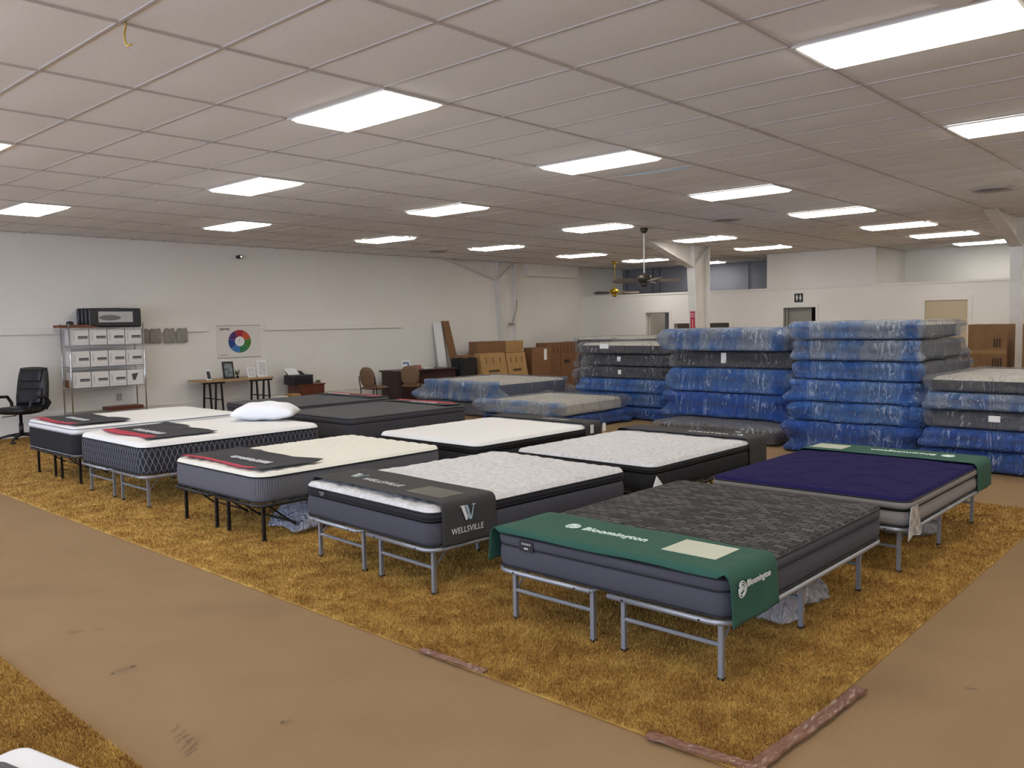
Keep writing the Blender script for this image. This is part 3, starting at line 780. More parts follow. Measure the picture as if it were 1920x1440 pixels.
def pad(parent, x0, x1, y0, y1, z, m_, name='card_pocket'):
    return MB().box(x0, x1, y0, y1, z, z+.002).build(name, m_, parent)

# banner 1 (green, nearest bed)
b1 = drape('green_banner', 'green banner with mint lettering draped over the nearest black mattress', 1.538, 2.05, BED[1][2], BED[1][3], .566, .24, .19, M_green, off=.02, flare=.012, lip=.028, rip=.003)
zt = .566+.0245
rose(b1, (1.83, -1.66, zt), TOPF, .085, M_mint)
text('Bloomington', .082, M_mint, b1, (1.80, -1.74, zt), TOPF, bold=.0015, squash=1.15)
pad(b1, 1.72, 1.98, -2.66, -2.34, zt, M_pad)
ys = BED[1][2]-.02-.008
rose(b1, (1.635, ys-.004, .50), SIDE, .075, M_let)
text('Bloomington', .047, M_let, b1, (1.685, ys-.004, .50), SIDE, bold=.001)
# banner 2 (charcoal)
b2 = drape('charcoal_banner', 'charcoal banner with a silver monogram draped over the white swirl pillow-top', 1.665, 2.15, BED[2][2], BED[2][3], .622, .28, .2, M_char, flare=.004, rip=.002, seed=2, off=.014)
zt = .622+.018
M_cy = mat('blue silver print', '#9fb6c0', .4)
wlogo(b2, (1.84, .62, zt), TOPF, .11, M_let, M_cy)
text('WELLSVILLE', .085, M_let, b2, (1.83, .42, zt), TOPF)
tag(MB().box(1.76, 1.98, -.60, -.22, zt, zt+.003).build('card_pocket', mat('glossy pocket', '#77756e', .08), b2), 'glossy clear card pocket')
ys = BED[2][2]-.014-.008
wlogo(b2, (1.82, ys-.002, .495), SIDE, .10, M_let, M_cy)
text('WELLSVILLE', .052, M_let, b2, (1.735, ys-.002, .415), SIDE, squash=1.1)
# banner on the navy bed (far end)
b6 = drape('green_banner', 'green banner with pale lettering across the far end of the navy mattress', 5.68, 6.135, BED[6][2], BED[6][3], .562, .23, .2, M_green, flare=.004, rip=.002, seed=3)
zt = .562+.0165
text('Bloomington', .105, M_mint, b6, (5.97, -2.5, zt), TOPB, bold=.002)
rose(b6, (5.93, -2.6, zt), TOPB, .10, M_mint)
pad(b6, 5.78, 6.04, -1.72, -1.42, zt, M_pad)
b7 = drape('charcoal_banner', 'charcoal banner over the far end of the back-row white swirl mattress', 5.62, 5.985, BED[7][2], BED[7][3], .612, .28, .2, M_char, flare=.004, rip=.002, seed=4)
text('WELLSVILLE', .085, M_let, b7, (5.84, -.55, .628), TOPB)
wlogo(b7, (5.86, -.72, .628), TOPB, .09, M_let, M_cy)
b8 = drape('charcoal_banner', 'plain charcoal banner over the far end of the smooth white back-row mattress', 5.72, 6.035, BED[8][2], BED[8][3], .612, .28, .2, M_char, flare=.004, rip=.002, seed=5)
text('WELLSVILLE', .075, M_let, b8, (5.9, 1.6, .628), TOPB)

# loose dark red-edged throws
M_throw = mat('throw dark', '#37363a', .85, noise=(60, '#2c2b2f', .4))
def squiggle(parent, x0, x1, y0, y1, z, m_, n, seed, sz=.05):
    """illegible brush lettering"""
    r_ = random.Random(seed); b_ = MB()
    for k in range(n):
        y = y1-(y1-y0)*(k+.5)/n; x = (x0+x1)/2; w_2 = (y1-y0)/n*.42
        for q in range(3):
            xa, xb = x-sz*r_.uniform(.1, .5), x+sz*r_.uniform(.1, .5); ya, yb = y+w_2*r_.uniform(-1, 1), y+w_2*r_.uniform(-1, 1)
            b_.bar((xa, ya, z), (xb, yb, z), .0042, 4)
        if r_.random() < .6:
            b_.tube([(x+sz*.35*math.cos(a), y+w_2*.8*math.sin(a), z) for a in np.linspace(r_.uniform(0, 2), r_.uniform(4, 6), 8)], .004, 4)
    return b_.build('brush_lettering', m_, parent)
def throw(label, x0, x1, y0, y1, z, wav, seed, redw=.07, far=False, sq=None, taper=0.):
    t = thing('throw_banner', label, 'banner', (0, 0, 0)); nx, ny = 22, 44; V = []; F = []; mi = []
    for i in range(nx+1):
        for j in range(ny+1):
            u, v = i/nx, j/ny; y = y0+(y1-y0)*v
            xe = x1-taper*(1-v) if not far else x1
            xs = x0
            back = wav*(.5*math.sin(7*v+seed)+.3*math.sin(15*v+2*seed))
            if far: x = xs+(xe-xs)*u+back*(1-u)
            else: x = xs+(xe-xs)*u+back*u+.25*wav*math.sin(9*v+seed*2)*(1-u)
            zz = z+.004+.008*max(0, math.sin(8*v+seed+2*u))*(1-.5*u)+(.018*(math.exp(-((u-1)/.08)**2))*abs(math.sin(6*v+seed)) if wav > .03 else 0)
            V.append((x, y, zz))
    for i in range(nx):
        for j in range(ny):
            F.append((i*(ny+1)+j, (i+1)*(ny+1)+j, (i+1)*(ny+1)+j+1, i*(ny+1)+j+1))
            u = (i+.5)/nx; d = (u if not far else 1-u)*(x1-x0)
            mi.append(1 if .012 < d < redw and .10 < (j+.5)/ny < .97 else 0)
    me = bpy.data.meshes.new('cloth'); me.from_pydata(V, [], F); me.materials.append(M_throw); me.materials.append(M_red)
    me.polygons.foreach_set('material_index', mi); me.polygons.foreach_set('use_smooth', [True]*len(F)); me.update()
    o = bpy.data.objects.new('cloth', me); COL.objects.link(o); o.parent = t
    s_ = o.modifiers.new('s', 'SOLIDIFY'); s_.thickness = .003; s_.offset = 1
    if sq: squiggle(t, sq[0], sq[1], sq[2], sq[3], z+.018, M_let, sq[4], seed, sq[5])
    return t
throw('dark throw with a long red stripe lying on the front end of the ivory mattress', 1.64, 2.22, 1.50, 2.88, .612, .07, 1.3, .065, sq=(1.76, 1.96, 1.72, 2.35, 17, .09))
throw('rumpled dark throw with broken red patches on the tall white mattress', 1.72, 2.46, 3.72, 5.02, .688, .13, 2.6, .12, sq=(1.86, 2.06, 3.95, 4.6, 15, .11))
throw('dark throw with a red stripe on the leftmost front-row mattress', 1.66, 2.30, 5.58, 6.92, .703, .06, .4, .09, sq=(1.84, 2.04, 5.9, 6.5, 13, .10))
throw('dark throw with red and white print along the far edge of the nearer grey mattress', 5.98, 6.34, 3.88, 5.30, .667, .02, 2.2, .13, far=True, sq=(6.02, 6.14, 4.2, 4.75, 12, .06))
throw('dark throw with red and white print along the far edge of the farther grey mattress', 6.12, 6.5, 5.78, 7.24, .677, .02, 3.2, .13, far=True, sq=(6.2, 6.32, 6.5, 7.05, 12, .08))

# ------------------------------------------------------------------ tags on mattresses
def small_label(parent_label, loc, sx, sz, face, m1=M_dark):
    t = thing('fabric_label', parent_label, 'label', loc)
    if face == 'x':
        MB().box(-.003, 0, -sx/2, sx/2, 0, sz).build('patch', m1, t)
        b_ = MB()
        for k in range(5): b_.box(-.005, -.003, -sx*.32+k*sx*.14, -sx*.25+k*sx*.14, sz*.62, sz*.8)
        b_.box(-.005, -.003, -sx*.15, sx*.15, sz*.2, sz*.35); b_.build('print', M_ltgray, t)
    return t
small_label('small black sewn label on the front face of the nearest mattress', (BED[1][0]-.010, -1.53, .475), .105, .06, 'x')
small_label('small dark sewn label on the front face beside the charcoal banner bed', (BED[2][0]-.010, .56, .53), .095, .035, 'x')
def hang_tag(label, pts, m_, thick=(.004, .0, 0)):
    o = MB().prism(pts, thick).build('hang_tag', m_); return tag(o, label, 'tag')
x, y, z = BED[7][0], BED[7][2], .50
hang_tag('white folded paper tag hanging at the corner of the back-row swirl mattress', [(x+.02, y-.022, z), (x+.16, y-.04, z-.15), (x+.10, y-.05, z-.20), (x-.02, y-.045, z-.19), (x-.10, y-.02, z-.20)], M_paper, (0, .004, 0))
x, y = BED[6][0], BED[6][2]
m_foil = mat('silver tag', '#c9cac8', .25, .3, noise=(18, '#8f908e', .3), bump=(20, .8, .02))
hang_tag('shiny silver care tag hanging at the corner of the navy mattress', [(x+.0, y-.02, .50), (x+.14, y-.022, .50), (x+.18, y-.035, .31), (x+.12, y-.045, .29), (x-.0, y-.035, .31), (x-.08, y-.03, .28)], m_foil, (0, .004, 0))
for k, (u, v, s_) in enumerate(((1089, 805, 'left'), (1114, 800, 'right'))):
    p = at(u, v, .60); q = (6.04 if k else 5.80); yy = BED[8][2]-.03
    o = MB().box(q, q+.06, yy-.004, yy, .50, .60).build('law_tag', M_paper)
    tag(o, 'tiny white law tag at the far end of the smooth white mattress, the %s one' % s_, 'tag')

# ------------------------------------------------------------------ crumpled plastic
def plastic(name, tint, alpha, rough=.16, bscale=13, bstr=1., tint2=None, bunch=.3, painted_fold='#d5dcea'):
    if name in MATS: return MATS[name]
    m_ = mat(name, tint, .45, alpha=alpha)
    b_ = bsdf(m_); tc_ = N(m_, 'ShaderNodeTexCoord')
    mp_ = N(m_, 'ShaderNodeMapping'); mp_.inputs['Scale'].default_value = (1.2, 1.2, .33); mp_.inputs['Rotation'].default_value = (.35, .35, .2); link(m_, tc_.outputs['Object'], mp_.inputs['Vector'])
    hs_ = []
    for sc_, dist_ in ((bscale, 1.2), (bscale*3.1, .8)):
        n1_ = N(m_, 'ShaderNodeTexNoise', Scale=float(sc_), Detail=3., Distortion=dist_); link(m_, mp_.outputs[0], n1_.inputs['Vector'])
        sb_ = N(m_, 'ShaderNodeMath', _operation='SUBTRACT'); link(m_, n1_.outputs['Fac'], sb_.inputs[0]); sb_.inputs[1].default_value = .5
        ab_ = N(m_, 'ShaderNodeMath', _operation='ABSOLUTE'); link(m_, sb_.outputs[0], ab_.inputs[0]); hs_.append(ab_.outputs[0])
    sm_ = N(m_, 'ShaderNodeMath', _operation='MULTIPLY_ADD'); link(m_, hs_[1], sm_.inputs[0]); sm_.inputs[1].default_value = .35; link(m_, hs_[0], sm_.inputs[2])
    bp_ = N(m_, 'ShaderNodeBump', Strength=bstr, Distance=.20); link(m_, sm_.outputs[0], bp_.inputs['Height'])
    link(m_, bp_.outputs[0], b_.inputs['Normal'])
    gl_ = N(m_, 'ShaderNodeBsdfGlossy'); gl_.inputs['Roughness'].default_value = rough; link(m_, bp_.outputs[0], gl_.inputs['Normal'])
    fr_ = N(m_, 'ShaderNodeFresnel', IOR=1.6); link(m_, bp_.outputs[0], fr_.inputs['Normal'])
    fm_ = N(m_, 'ShaderNodeMapRange'); fm_.inputs['To Min'].default_value = .05; fm_.inputs['To Max'].default_value = .5; link(m_, fr_.outputs[0], fm_.inputs['Value'])
    ms_ = N(m_, 'ShaderNodeMixShader'); link(m_, fm_.outputs[0], ms_.inputs[0]); link(m_, b_.outputs[0], ms_.inputs[1]); link(m_, gl_.outputs[0], ms_.inputs[2])
    link(m_, ms_.outputs[0], m_.node_tree.nodes['Material Output'].inputs['Surface'])
    # bunched film near the top and bottom edges is denser
    hz = N(m_, 'ShaderNodeAttribute', _attribute_name='hz')
    sb2 = N(m_, 'ShaderNodeMath', _operation='SUBTRACT'); link(m_, hz.outputs['Fac'], sb2.inputs[0]); sb2.inputs[1].default_value = .55
    ab2 = N(m_, 'ShaderNodeMath', _operation='ABSOLUTE'); link(m_, sb2.outputs[0], ab2.inputs[0])
    nz_ = N(m_, 'ShaderNodeTexNoise', Scale=5., Detail=3.); link(m_, tc_.outputs['Object'], nz_.inputs['Vector'])
    ad_ = N(m_, 'ShaderNodeMath', _operation='MULTIPLY_ADD'); link(m_, nz_.outputs['Fac'], ad_.inputs[0]); ad_.inputs[1].default_value = .35; link(m_, ab2.outputs[0], ad_.inputs[2])
    mr_ = N(m_, 'ShaderNodeMapRange'); mr_.inputs['From Min'].default_value = .2; mr_.inputs['From Max'].default_value = .62
    mr_.inputs['To Min'].default_value = alpha; mr_.inputs['To Max'].default_value = min(1, alpha+bunch); link(m_, ad_.outputs[0], mr_.inputs['Value']); link(m_, mr_.outputs[0], b_.inputs['Alpha'])
    # doubled folds of film: light caught on them painted as narrow pale, denser streaks
    mp3 = N(m_, 'ShaderNodeMapping'); mp3.inputs['Scale'].default_value = (1.4, 1.4, .30); mp3.inputs['Rotation'].default_value = (.5, .15, .2); link(m_, tc_.outputs['Object'], mp3.inputs['Vector'])
    n3 = N(m_, 'ShaderNodeTexNoise', Scale=8., Detail=2.5, Distortion=.35); link(m_, mp3.outputs[0], n3.inputs['Vector'])
    s3 = N(m_, 'ShaderNodeMath', _operation='SUBTRACT'); link(m_, n3.outputs['Fac'], s3.inputs[0]); s3.inputs[1].default_value = .52
    a3 = N(m_, 'ShaderNodeMath', _operation='ABSOLUTE'); link(m_, s3.outputs[0], a3.inputs[0])
    r3 = N(m_, 'ShaderNodeMapRange'); r3.inputs['From Min'].default_value = .004; r3.inputs['From Max'].default_value = .03; r3.inputs['To Min'].default_value = .9; r3.inputs['To Max'].default_value = 0.; link(m_, a3.outputs[0], r3.inputs['Value'])
    n4 = N(m_, 'ShaderNodeTexNoise', Scale=2.6, Detail=3.); link(m_, mp_.outputs[0], n4.inputs['Vector'])
    r4 = N(m_, 'ShaderNodeMapRange'); r4.inputs['From Min'].default_value = .42; r4.inputs['From Max'].default_value = .6; link(m_, n4.outputs['Fac'], r4.inputs['Value'])
    mx3 = N(m_, 'ShaderNodeMix', _data_type='RGBA'); link(m_, r4.outputs[0], mx3.inputs[0]); mx3.inputs[6].default_value = lin(tint); mx3.inputs[7].default_value = lin(tint2 or tint)
    n5 = N(m_, 'ShaderNodeTexNoise', Scale=3.7, Detail=2.); link(m_, tc_.outputs['Object'], n5.inputs['Vector'])
    r5 = N(m_, 'ShaderNodeMapRange'); r5.inputs['From Min'].default_value = .44; r5.inputs['From Max'].default_value = .62; link(m_, n5.outputs['Fac'], r5.inputs['Value'])
    g3 = N(m_, 'ShaderNodeMath', _operation='MULTIPLY'); link(m_, r3.outputs[0], g3.inputs[0]); link(m_, r5.outputs[0], g3.inputs[1]); r3 = g3
    mx4 = N(m_, 'ShaderNodeMix', _data_type='RGBA'); link(m_, r3.outputs[0], mx4.inputs[0]); link(m_, mx3.outputs[2], mx4.inputs[6]); mx4.inputs[7].default_value = lin(painted_fold)
    link(m_, mx4.outputs[2], b_.inputs['Base Color'])
    ma_ = N(m_, 'ShaderNodeMath', _operation='MULTIPLY_ADD', _use_clamp=True); link(m_, r3.outputs[0], ma_.inputs[0]); ma_.inputs[1].default_value = .5; link(m_, mr_.outputs[0], ma_.inputs[2])
    link(m_, ma_.outputs[0], b_.inputs['Alpha'])
    return m_
P_blue = plastic('blue poly', '#3580e4', .50, tint2='#6b9ce0', bunch=.42, painted_fold='#cddbf4')
P_deep = plastic('deep blue poly', '#266adb', .55, tint2='#3c74cf', bunch=.4, painted_fold='#bcd0f4')
P_pale = plastic('pale blue poly', '#4f93e6', .40, tint2='#b8c9e0', bunch=.38, painted_fold='#e3eaf6')
P_clear = plastic('clear poly', '#d5d8de', .07, bunch=.12, painted_fold='#e6e7ea')
P_milk = plastic('milky poly', '#b9bac4', .22, .25, bunch=.25)
def crumple(L, W, T, seed, amp=.02, res=.028, r=.05, flare=0., bulge=.016):
    rng = np.random.default_rng(seed)
    nX, nY, nZ = max(4, int(L/res)), max(4, int(W/res)), max(5, int(T/(res*.6)))
    Vs = []; Fs = []; off = 0
    def face(fn, a, b_):
        nonlocal off
        u, v = np.meshgrid(np.linspace(0, 1, a+1), np.linspace(0, 1, b_+1), indexing='ij')
        P_ = fn(u.ravel(), v.ravel()); Vs.append(P_)
        i, j = np.meshgrid(np.arange(a), np.arange(b_), indexing='ij'); q = (i*(b_+1)+j).ravel()+off
        Fs.append(np.c_[q, q+b_+1, q+b_+2, q+1]); off += len(P_)
    o1 = lambda u: np.ones_like(u)
    face(lambda u, v: np.c_[u*L, v*W, T*o1(u)], nX, nY); face(lambda u, v: np.c_[u*L, v*W, 0*u], nX, nY)
    face(lambda u, v: np.c_[u*L, 0*u, v*T], nX, nZ); face(lambda u, v: np.c_[u*L, W*o1(u), v*T], nX, nZ)
    face(lambda u, v: np.c_[0*u, u*W, v*T], nY, nZ); face(lambda u, v: np.c_[L*o1(u), u*W, v*T], nY, nZ)
    P_ = np.vstack(Vs); F = np.vstack(Fs)
    lo = np.array([r, r, min(r, T*.45)]); hi = np.array([L-r, W-r, T-min(r, T*.45)])
    c = np.clip(P_, lo, hi); d = P_-c; ln = np.linalg.norm(d, axis=1, keepdims=True)+1e-9; nrm = d/ln
    Q = c+nrm*np.minimum(ln, min(r, T*.45))
    disp = np.zeros(len(Q))
    for k in range(7):
        a = rng.normal(0, 1, 3)*np.array([1, 1, .35]); a /= np.linalg.norm(a); fr = rng.uniform(9, 48); ph = rng.uniform(0, 6, 3)
        wob_ = np.sin(Q @ rng.normal(0, 6, 3)+ph[0])*1.2
        disp += (1-np.abs(np.sin(Q @ a*fr+wob_+ph[1]))**.7)/7*2.2
    disp *= amp
    topk = np.clip((nrm[:, 2]-.5)*2, 0, 1); botk = np.clip((-nrm[:, 2]-.3)*2, 0, 1)
    disp *= (1-.7*topk)*(1-botk)
    side = 1-np.abs(nrm[:, 2])
    disp += side*flare*1.5*np.clip(1-Q[:, 2]/(T*.6), 0, 1)*(.5+.5*np.sin(Q[:, 1]*7+seed)*np.sin(Q[:, 0]*6+seed))
    cnr = np.clip(1-np.minimum(Q[:, 0], L-Q[:, 0])/.22, 0, 1)*np.clip(1-np.minimum(Q[:, 1], W-Q[:, 1])/.22, 0, 1)
    disp += side*cnr*flare*1.4*(1+np.sin(seed*3+Q[:, 2]*16))
    disp += side*bulge*(np.sin(np.pi*np.clip(Q[:, 2]/T, 0, 1))*(1+.8*np.sin(Q[:, 1]*5+Q[:, 0]*4+seed))-.6)
    Q = Q+nrm*disp[:, None]
    Q[:, 2] = np.maximum(Q[:, 2], .002)
    return Q, F
M_core = [mat('mattress core grey', '#5d6068', .9, bump=(120, .3, .004)), mat('mattress core dark', '#38383d', .9, bump=(120, .3, .004)),
          mat('mattress core cream', '#efeadd', .9, bump=(30, .5, .01)), mat('mattress core slate', '#5a617a', .9)]
def wrapped(x, y, z, L, W, T, label, pl, core, seed, topm=None, amp=.016, flare=.03, sticker=None, rz=0., band=False, group=None, lit_side=None):
    t = thing('wrapped_mattress', label, 'mattress', (x, y, z), rz, group)
    g = .022
    prof = [(.03, .006), (.0, .02)]+[(-.004*math.sin(PI*k/6), .02+(T-.08)*k/6) for k in range(1, 6)]+[(0, T-.06)]
    V, F, pts = loft(L-2*g, W-2*g, .08, prof); n = len(pts); F.append(tuple(range(n))[::-1])
    V = [(a+g, b_+g, c) for a, b_, c in V]
    npmesh('mattress_side', V, F, core, t)
    V, F = top_grid(L-2*g, W-2*g, .08, T-.06, .04, scallop(.25, .006), int(L/.06), int(W/.06))
    V = V+np.array([g, g, 0]); npmesh('mattress_top', V, F, topm or core, t)
    if band:
        V, F, _ = loft(L-2*g, W-2*g, .08, [(-.004, T*.52), (-.008, T*.55), (-.004, T*.58)]); V = [(a+g, b_+g, c) for a, b_, c in V]; npmesh('piping', V, F, M_pipe, t)
    V, F = crumple(L, W, T, seed, amp, flare=flare)
    o = npmesh('plastic_wrap', V, F, [pl, lit_side or pl], t, weld=.0006)
    me = o.data; n = len(me.vertices); co = np.zeros(n*3); me.vertices.foreach_get('co', co)
    at_ = me.attributes.new('hz', 'FLOAT', 'POINT'); at_.data.foreach_set('value', list(np.clip(co[2::3]/T, 0, 1)))
    if lit_side:
        for p in me.polygons:
            if p.normal.y < -.5 and p.center.x > .05 or (p.normal.z > .6 and p.center.x > .12): p.material_index = 1  # lighting on the right side put in as clear film; top clear too
    if sticker:
        sy, sz, sw, sh = sticker
        MB().box(-.030, -.024, sy, sy+sw, sz, sz+sh).build('white_sticker', M_paper, t)
    return t
nth = ['lowest', 'second from bottom', 'third from bottom', 'fourth from bottom', 'fifth from bottom', 'sixth from bottom']
def stack(x, y, L, W, layers, where, seed, lit_from=0):
    for k, (z0, z1, pl, core, topm, dx, dy, st, amp, fl) in enumerate(layers):
        pos = 'topmost' if k == len(layers)-1 else nth[k]
        cn = {P_blue.name: 'blue', P_deep.name: 'deep blue', P_pale.name: 'pale blue', P_clear.name: 'clear', P_milk.name: 'milky'}[pl.name]
        wrapped(x+dx, y+dy, z0, L, W, z1-z0-.014, '%s plastic mattress, %s in the %s' % (cn, pos, where), pl, core, seed+k, topm, amp, fl, st,
                lit_side=P_clear if (lit_from and k >= lit_from) else None, rz=math.radians(((seed*7+k*13) % 9-4)*.45))
cg, cd, cc, csl = M_core
# stack A: tall, behind the beds, left
stack(11.0, 3.45, 1.6, 1.95, [
 (.012, .22, P_deep, csl, csl, -.18, .0, None, .02, .05), (.22, .48, P_blue, csl, csl, .0, -.02, None, .022, .06), (.48, .74, P_blue, cg, cg, .0, .02, None, .022, .04),
 (.74, .97, P_clear, cd, cd, .03, -.02, (1.0, .08, .07, .08), .016, .03), (.97, 1.2, P_clear, cd, cd, .02, -.04, (1.05, .09, .08, .09), .016, .03), (1.2, 1.43, P_clear, cd, cc, .0, .0, (1.25, .1, .2, .09), .012, .02)],
 'tall stack left of the column', 11)
# stack B
stack(9.9, .72, 1.55, 2.0, [
 (.012, .27, P_milk, cd, cg, -.75, -.20, (.5, .08, .1, .09), .02, .03), (.27, .66, P_deep, csl, cg, .0, .0, None, .03, .06), (.66, 1.05, P_blue, csl, cg, .02, .02, None, .03, .04),
 (1.05, 1.32, P_clear, cd, cd, .06, .0, (.98, .08, .09, .16), .018, .02), (1.32, 1.68, P_pale, csl, cc, -.03, .02, None, .03, .05)],
 'stack before the middle column', 31)
# stack C
stack(9.1, -1.37, 2.05, 1.58, [
 (.012, .42, P_deep, csl, csl, -.08, -.0, None, .04, .07), (.42, .69, P_blue, csl, csl, -.04, -.04, None, .035, .06), (.69, .98, P_blue, csl, csl, .0, .04, None, .035, .06),
 (.98, 1.24, P_blue, cg, cg, .0, .0, None, .03, .03), (1.24, 1.52, P_pale, cg, cg, .0, .0, None, .035, .03), (1.52, 1.77, P_pale, cg, cc, .0, .0, None, .035, .03)],
 'tallest stack', 51, 3)
# stack D
stack(8.6, -3.66, 2.03, 2.02, [
 (.012, .27, P_deep, csl, csl, .0, .0, None, .03, .05), (.27, .50, P_deep, csl, csl, .0, .02, None, .03, .04), (.50, .72, P_clear, cg, cg, .0, .0, (1.25, .1, .12, .07), .022, .02),
 (.72, .92, P_pale, csl, csl, .0, .0, None, .03, .03), (.92, 1.13, P_clear, cd, cc, .0, .02, None, .02, .02)],
 'stack at the right edge', 71)
# stack E, low, by the desk
stack(9.55, 6.3, 2.1, 2.1, [
 (.012, .28, P_milk, csl, csl, .0, .0, None, .015, .05), (.28, .70, P_pale, csl, cc, .0, .0, None, .022, .10)], 'low pile by the dark desk', 91, 1)
stack(8.62, 4.02, 1.95, 1.75, [
 (.012, .24, P_deep, csl, csl, .0, .0, None, .02, .05), (.24, .49, P_pale, cc, cc, .0, .0, (1.15, .255, .1, .005), .02, .06)], 'low pile behind the white bed', 97, 1)
stack(12.75, 5.42, 1.6, 1.5, [
 (.012, .40, P_milk, cd, cd, .0, .0, None, .02, .03), (.40, .80, P_milk, cd, cd, .0, .0, None, .02, .03), (.80, 1.15, P_clear, cd, cd, .0, .0, None, .02, .03), (1.15, 1.50, P_clear, cd, cc, .0, .0, None, .02, .02)],
 'half-hidden far stack', 107)

# plastic bags bunched under the beds
def bag(x, y, L, W, T, rz, seed, label, pl=None):
    V, F = crumple(L, W, T, seed, .05, .022, r=.10)
    V = V-np.array([L/2, W/2, 0]); 
    k = 1-.35*(V[:, 2]/T)**1.5+.10*np.sin(V[:, 0]*11+seed)*np.cos(V[:, 1]*9); V[:, 0] *= k; V[:, 1] *= k; V[:, 2] *= .75+.35*np.sin(V[:, 0]*8+seed)
    V[:, 2] = np.abs(V[:, 2])+.02
    o = npmesh('plastic_bag', V, F, pl or P_bag, weld=.0006); o.location = (x, y, 0); o.rotation_euler = (0, 0, rz); return tag(o, label, 'plastic bag')
P_bag = plastic('crumpled bag poly', '#e6e2e5', .55, .18, 12, bunch=.1)
bag(2.88, -2.40, .86, .50, .30, .1, 3, 'crumpled clear plastic bag under the nearest bed')
bag(5.35, -2.45, .62, .42, .28, .2, 5, 'crumpled clear plastic bag under the navy bed')
bag(2.32, 1.72, .72, .50, .27, .0, 8, 'crumpled pale plastic bag under the ivory bed', plastic('pale bag poly', '#c9cddb', .7, .3, 10, bunch=.1))
o = bag(3.75, 3.0, .01+.25, .2, .02, 0, 9, 'flattened plastic sheet on the carpet behind the ivory bed')

# ------------------------------------------------------------------ object at the bottom left corner
t = thing('display_stand', 'white rounded corner of a low display stand with a charcoal pad, bottom left', 'stand', (0, 0, 0))
pA, pB, pC = at(50, 1402, .55), at(0, 1418, .55), at(160, 1446, .55)
cx, cy = pA[0], pA[1]
dr = Vector((pC[0]-pA[0], pC[1]-pA[1], 0)).normalized(); dl = Vector((dr.y, -dr.x, 0));
if dl.dot(Vector((pB[0]-pA[0], pB[1]-pA[1], 0))) < 0: dl = -dl
Mx = cols(dr, dl, dr.cross(dl))
L_, W_ = .7, .5
ol = rrect(L_, W_, .05, 8); origin = Vector((cx, cy, 0))-dr*.035-dl*.012
def wp(a, b_, z): q = origin+dr*a+dl*b_; return (q.x, q.y, z)
MB().prism([wp(a, b_, .50) for a, b_ in ol], (0, 0, .05)).build('top', mat('white laminate', '#dcdcde', .35), t, bevel=.012)
MB().prism([wp(a*.8+.035, b_*.75+.095, .5495) for a, b_ in ol], (0, 0, .004)).build('pad', mat('charcoal pad', '#4d4d52', .7), t)
for a, b_ in ((.08, .08), (L_-.08, .08), (.08, W_-.08), (L_-.08, W_-.08)):
    q = wp(a, b_, 0); MB().box(q[0]-.02, q[0]+.02, q[1]-.02, q[1]+.02, .01, .50).build('leg', M_white, t)

# ------------------------------------------------------------------ office chair
t = thing('office_chair', 'black padded office chair on castors against the left wall', 'chair', (2.60, 10.4, 0), math.radians(215)); t.scale = (1.12, 1.12, 1.05)
M_leather = mat('black leather', '#141416', .38, bump=(25, .3, .01))
def cushion(name, L, W, T, M, c, parent, m_, pinch=.0, n=18):
    V = []; F = []; c = Vector(c)
    for sgn in (1, -1):
        o_ = len(V)
        for i in range(n+1):
            for j in range(n+1):
                u, v = -1+2*i/n, -1+2*j/n; k = ((1-abs(u)**4)*(1-abs(v)**4))**.45
                x_, y_ = u*L/2*(1-pinch*(v*.5+.5))*math.sqrt(1-.12*v*v), v*W/2*math.sqrt(1-.12*u*u)
                V.append(tuple(c+M @ Vector((x_, y_, sgn*T/2*k+.015*(u*u)))))
        for i in range(n):
            for j in range(n):
                a = o_+i*(n+1)+j; F.append((a, a+1, a+n+2, a+n+1) if sgn < 0 else (a, a+n+1, a+n+2, a+1))
    return npmesh(name, V, F, m_, parent, weld=.0008)
I3 = Matrix.Identity(3)
cushion('seat', .54, .52, .13, I3, (0, 0, .50), t, M_leather)
Mb = cols(Vector((0, 1, 0)), Vector((-.14, 0, .99)), Vector((.99, 0, .14)))
cushion('backrest', .54, .68, .15, Mb, (-.30, 0, .82), t, M_leather, .12)
cushion('head_cushion', .36, .22, .06, Mb, (-.27, 0, 1.02), t, M_leather)
cushion('lumbar_cushion', .42, .26, .07, Mb, (-.21, 0, .70), t, M_leather)
for s in (-1, 1):
    MB().tube([(.14, s*.27, .47), (.20, s*.31, .56), (.17, s*.31, .68), (.05, s*.31, .71), (-.14, s*.31, .70), (-.22, s*.31, .60), (-.18, s*.27, .50)], .024, 8).build('armrest', M_dark, t, smooth=True)
MB().lathe((0, 0, 0), [(.03, .12), (.03, .30), (.022, .30), (.022, .44)], 14).build('gas_lift', M_dark, t, smooth=True)
for k in range(5):
    a = 2*PI*k/5+.3; d = Vector((math.cos(a), math.sin(a), 0))
    MB().tube([d*.02+Vector((0, 0, .13)), d*.17+Vector((0, 0, .115)), d*.32+Vector((0, 0, .075))], [.028, .022, .016], 8).build('base_arm', M_dark, t, smooth=True)
    q = d*.32; pr = Vector((-d.y, d.x, 0)); MB().tube([q+pr*-.022+Vector((0, 0, .03)), q+pr*.022+Vector((0, 0, .03))], .028, 12).build('castor', M_black, t)
MB().bar((.02, -.05, .42), (.05, -.26, .40), .008, 6).build('lever', M_dark, t)

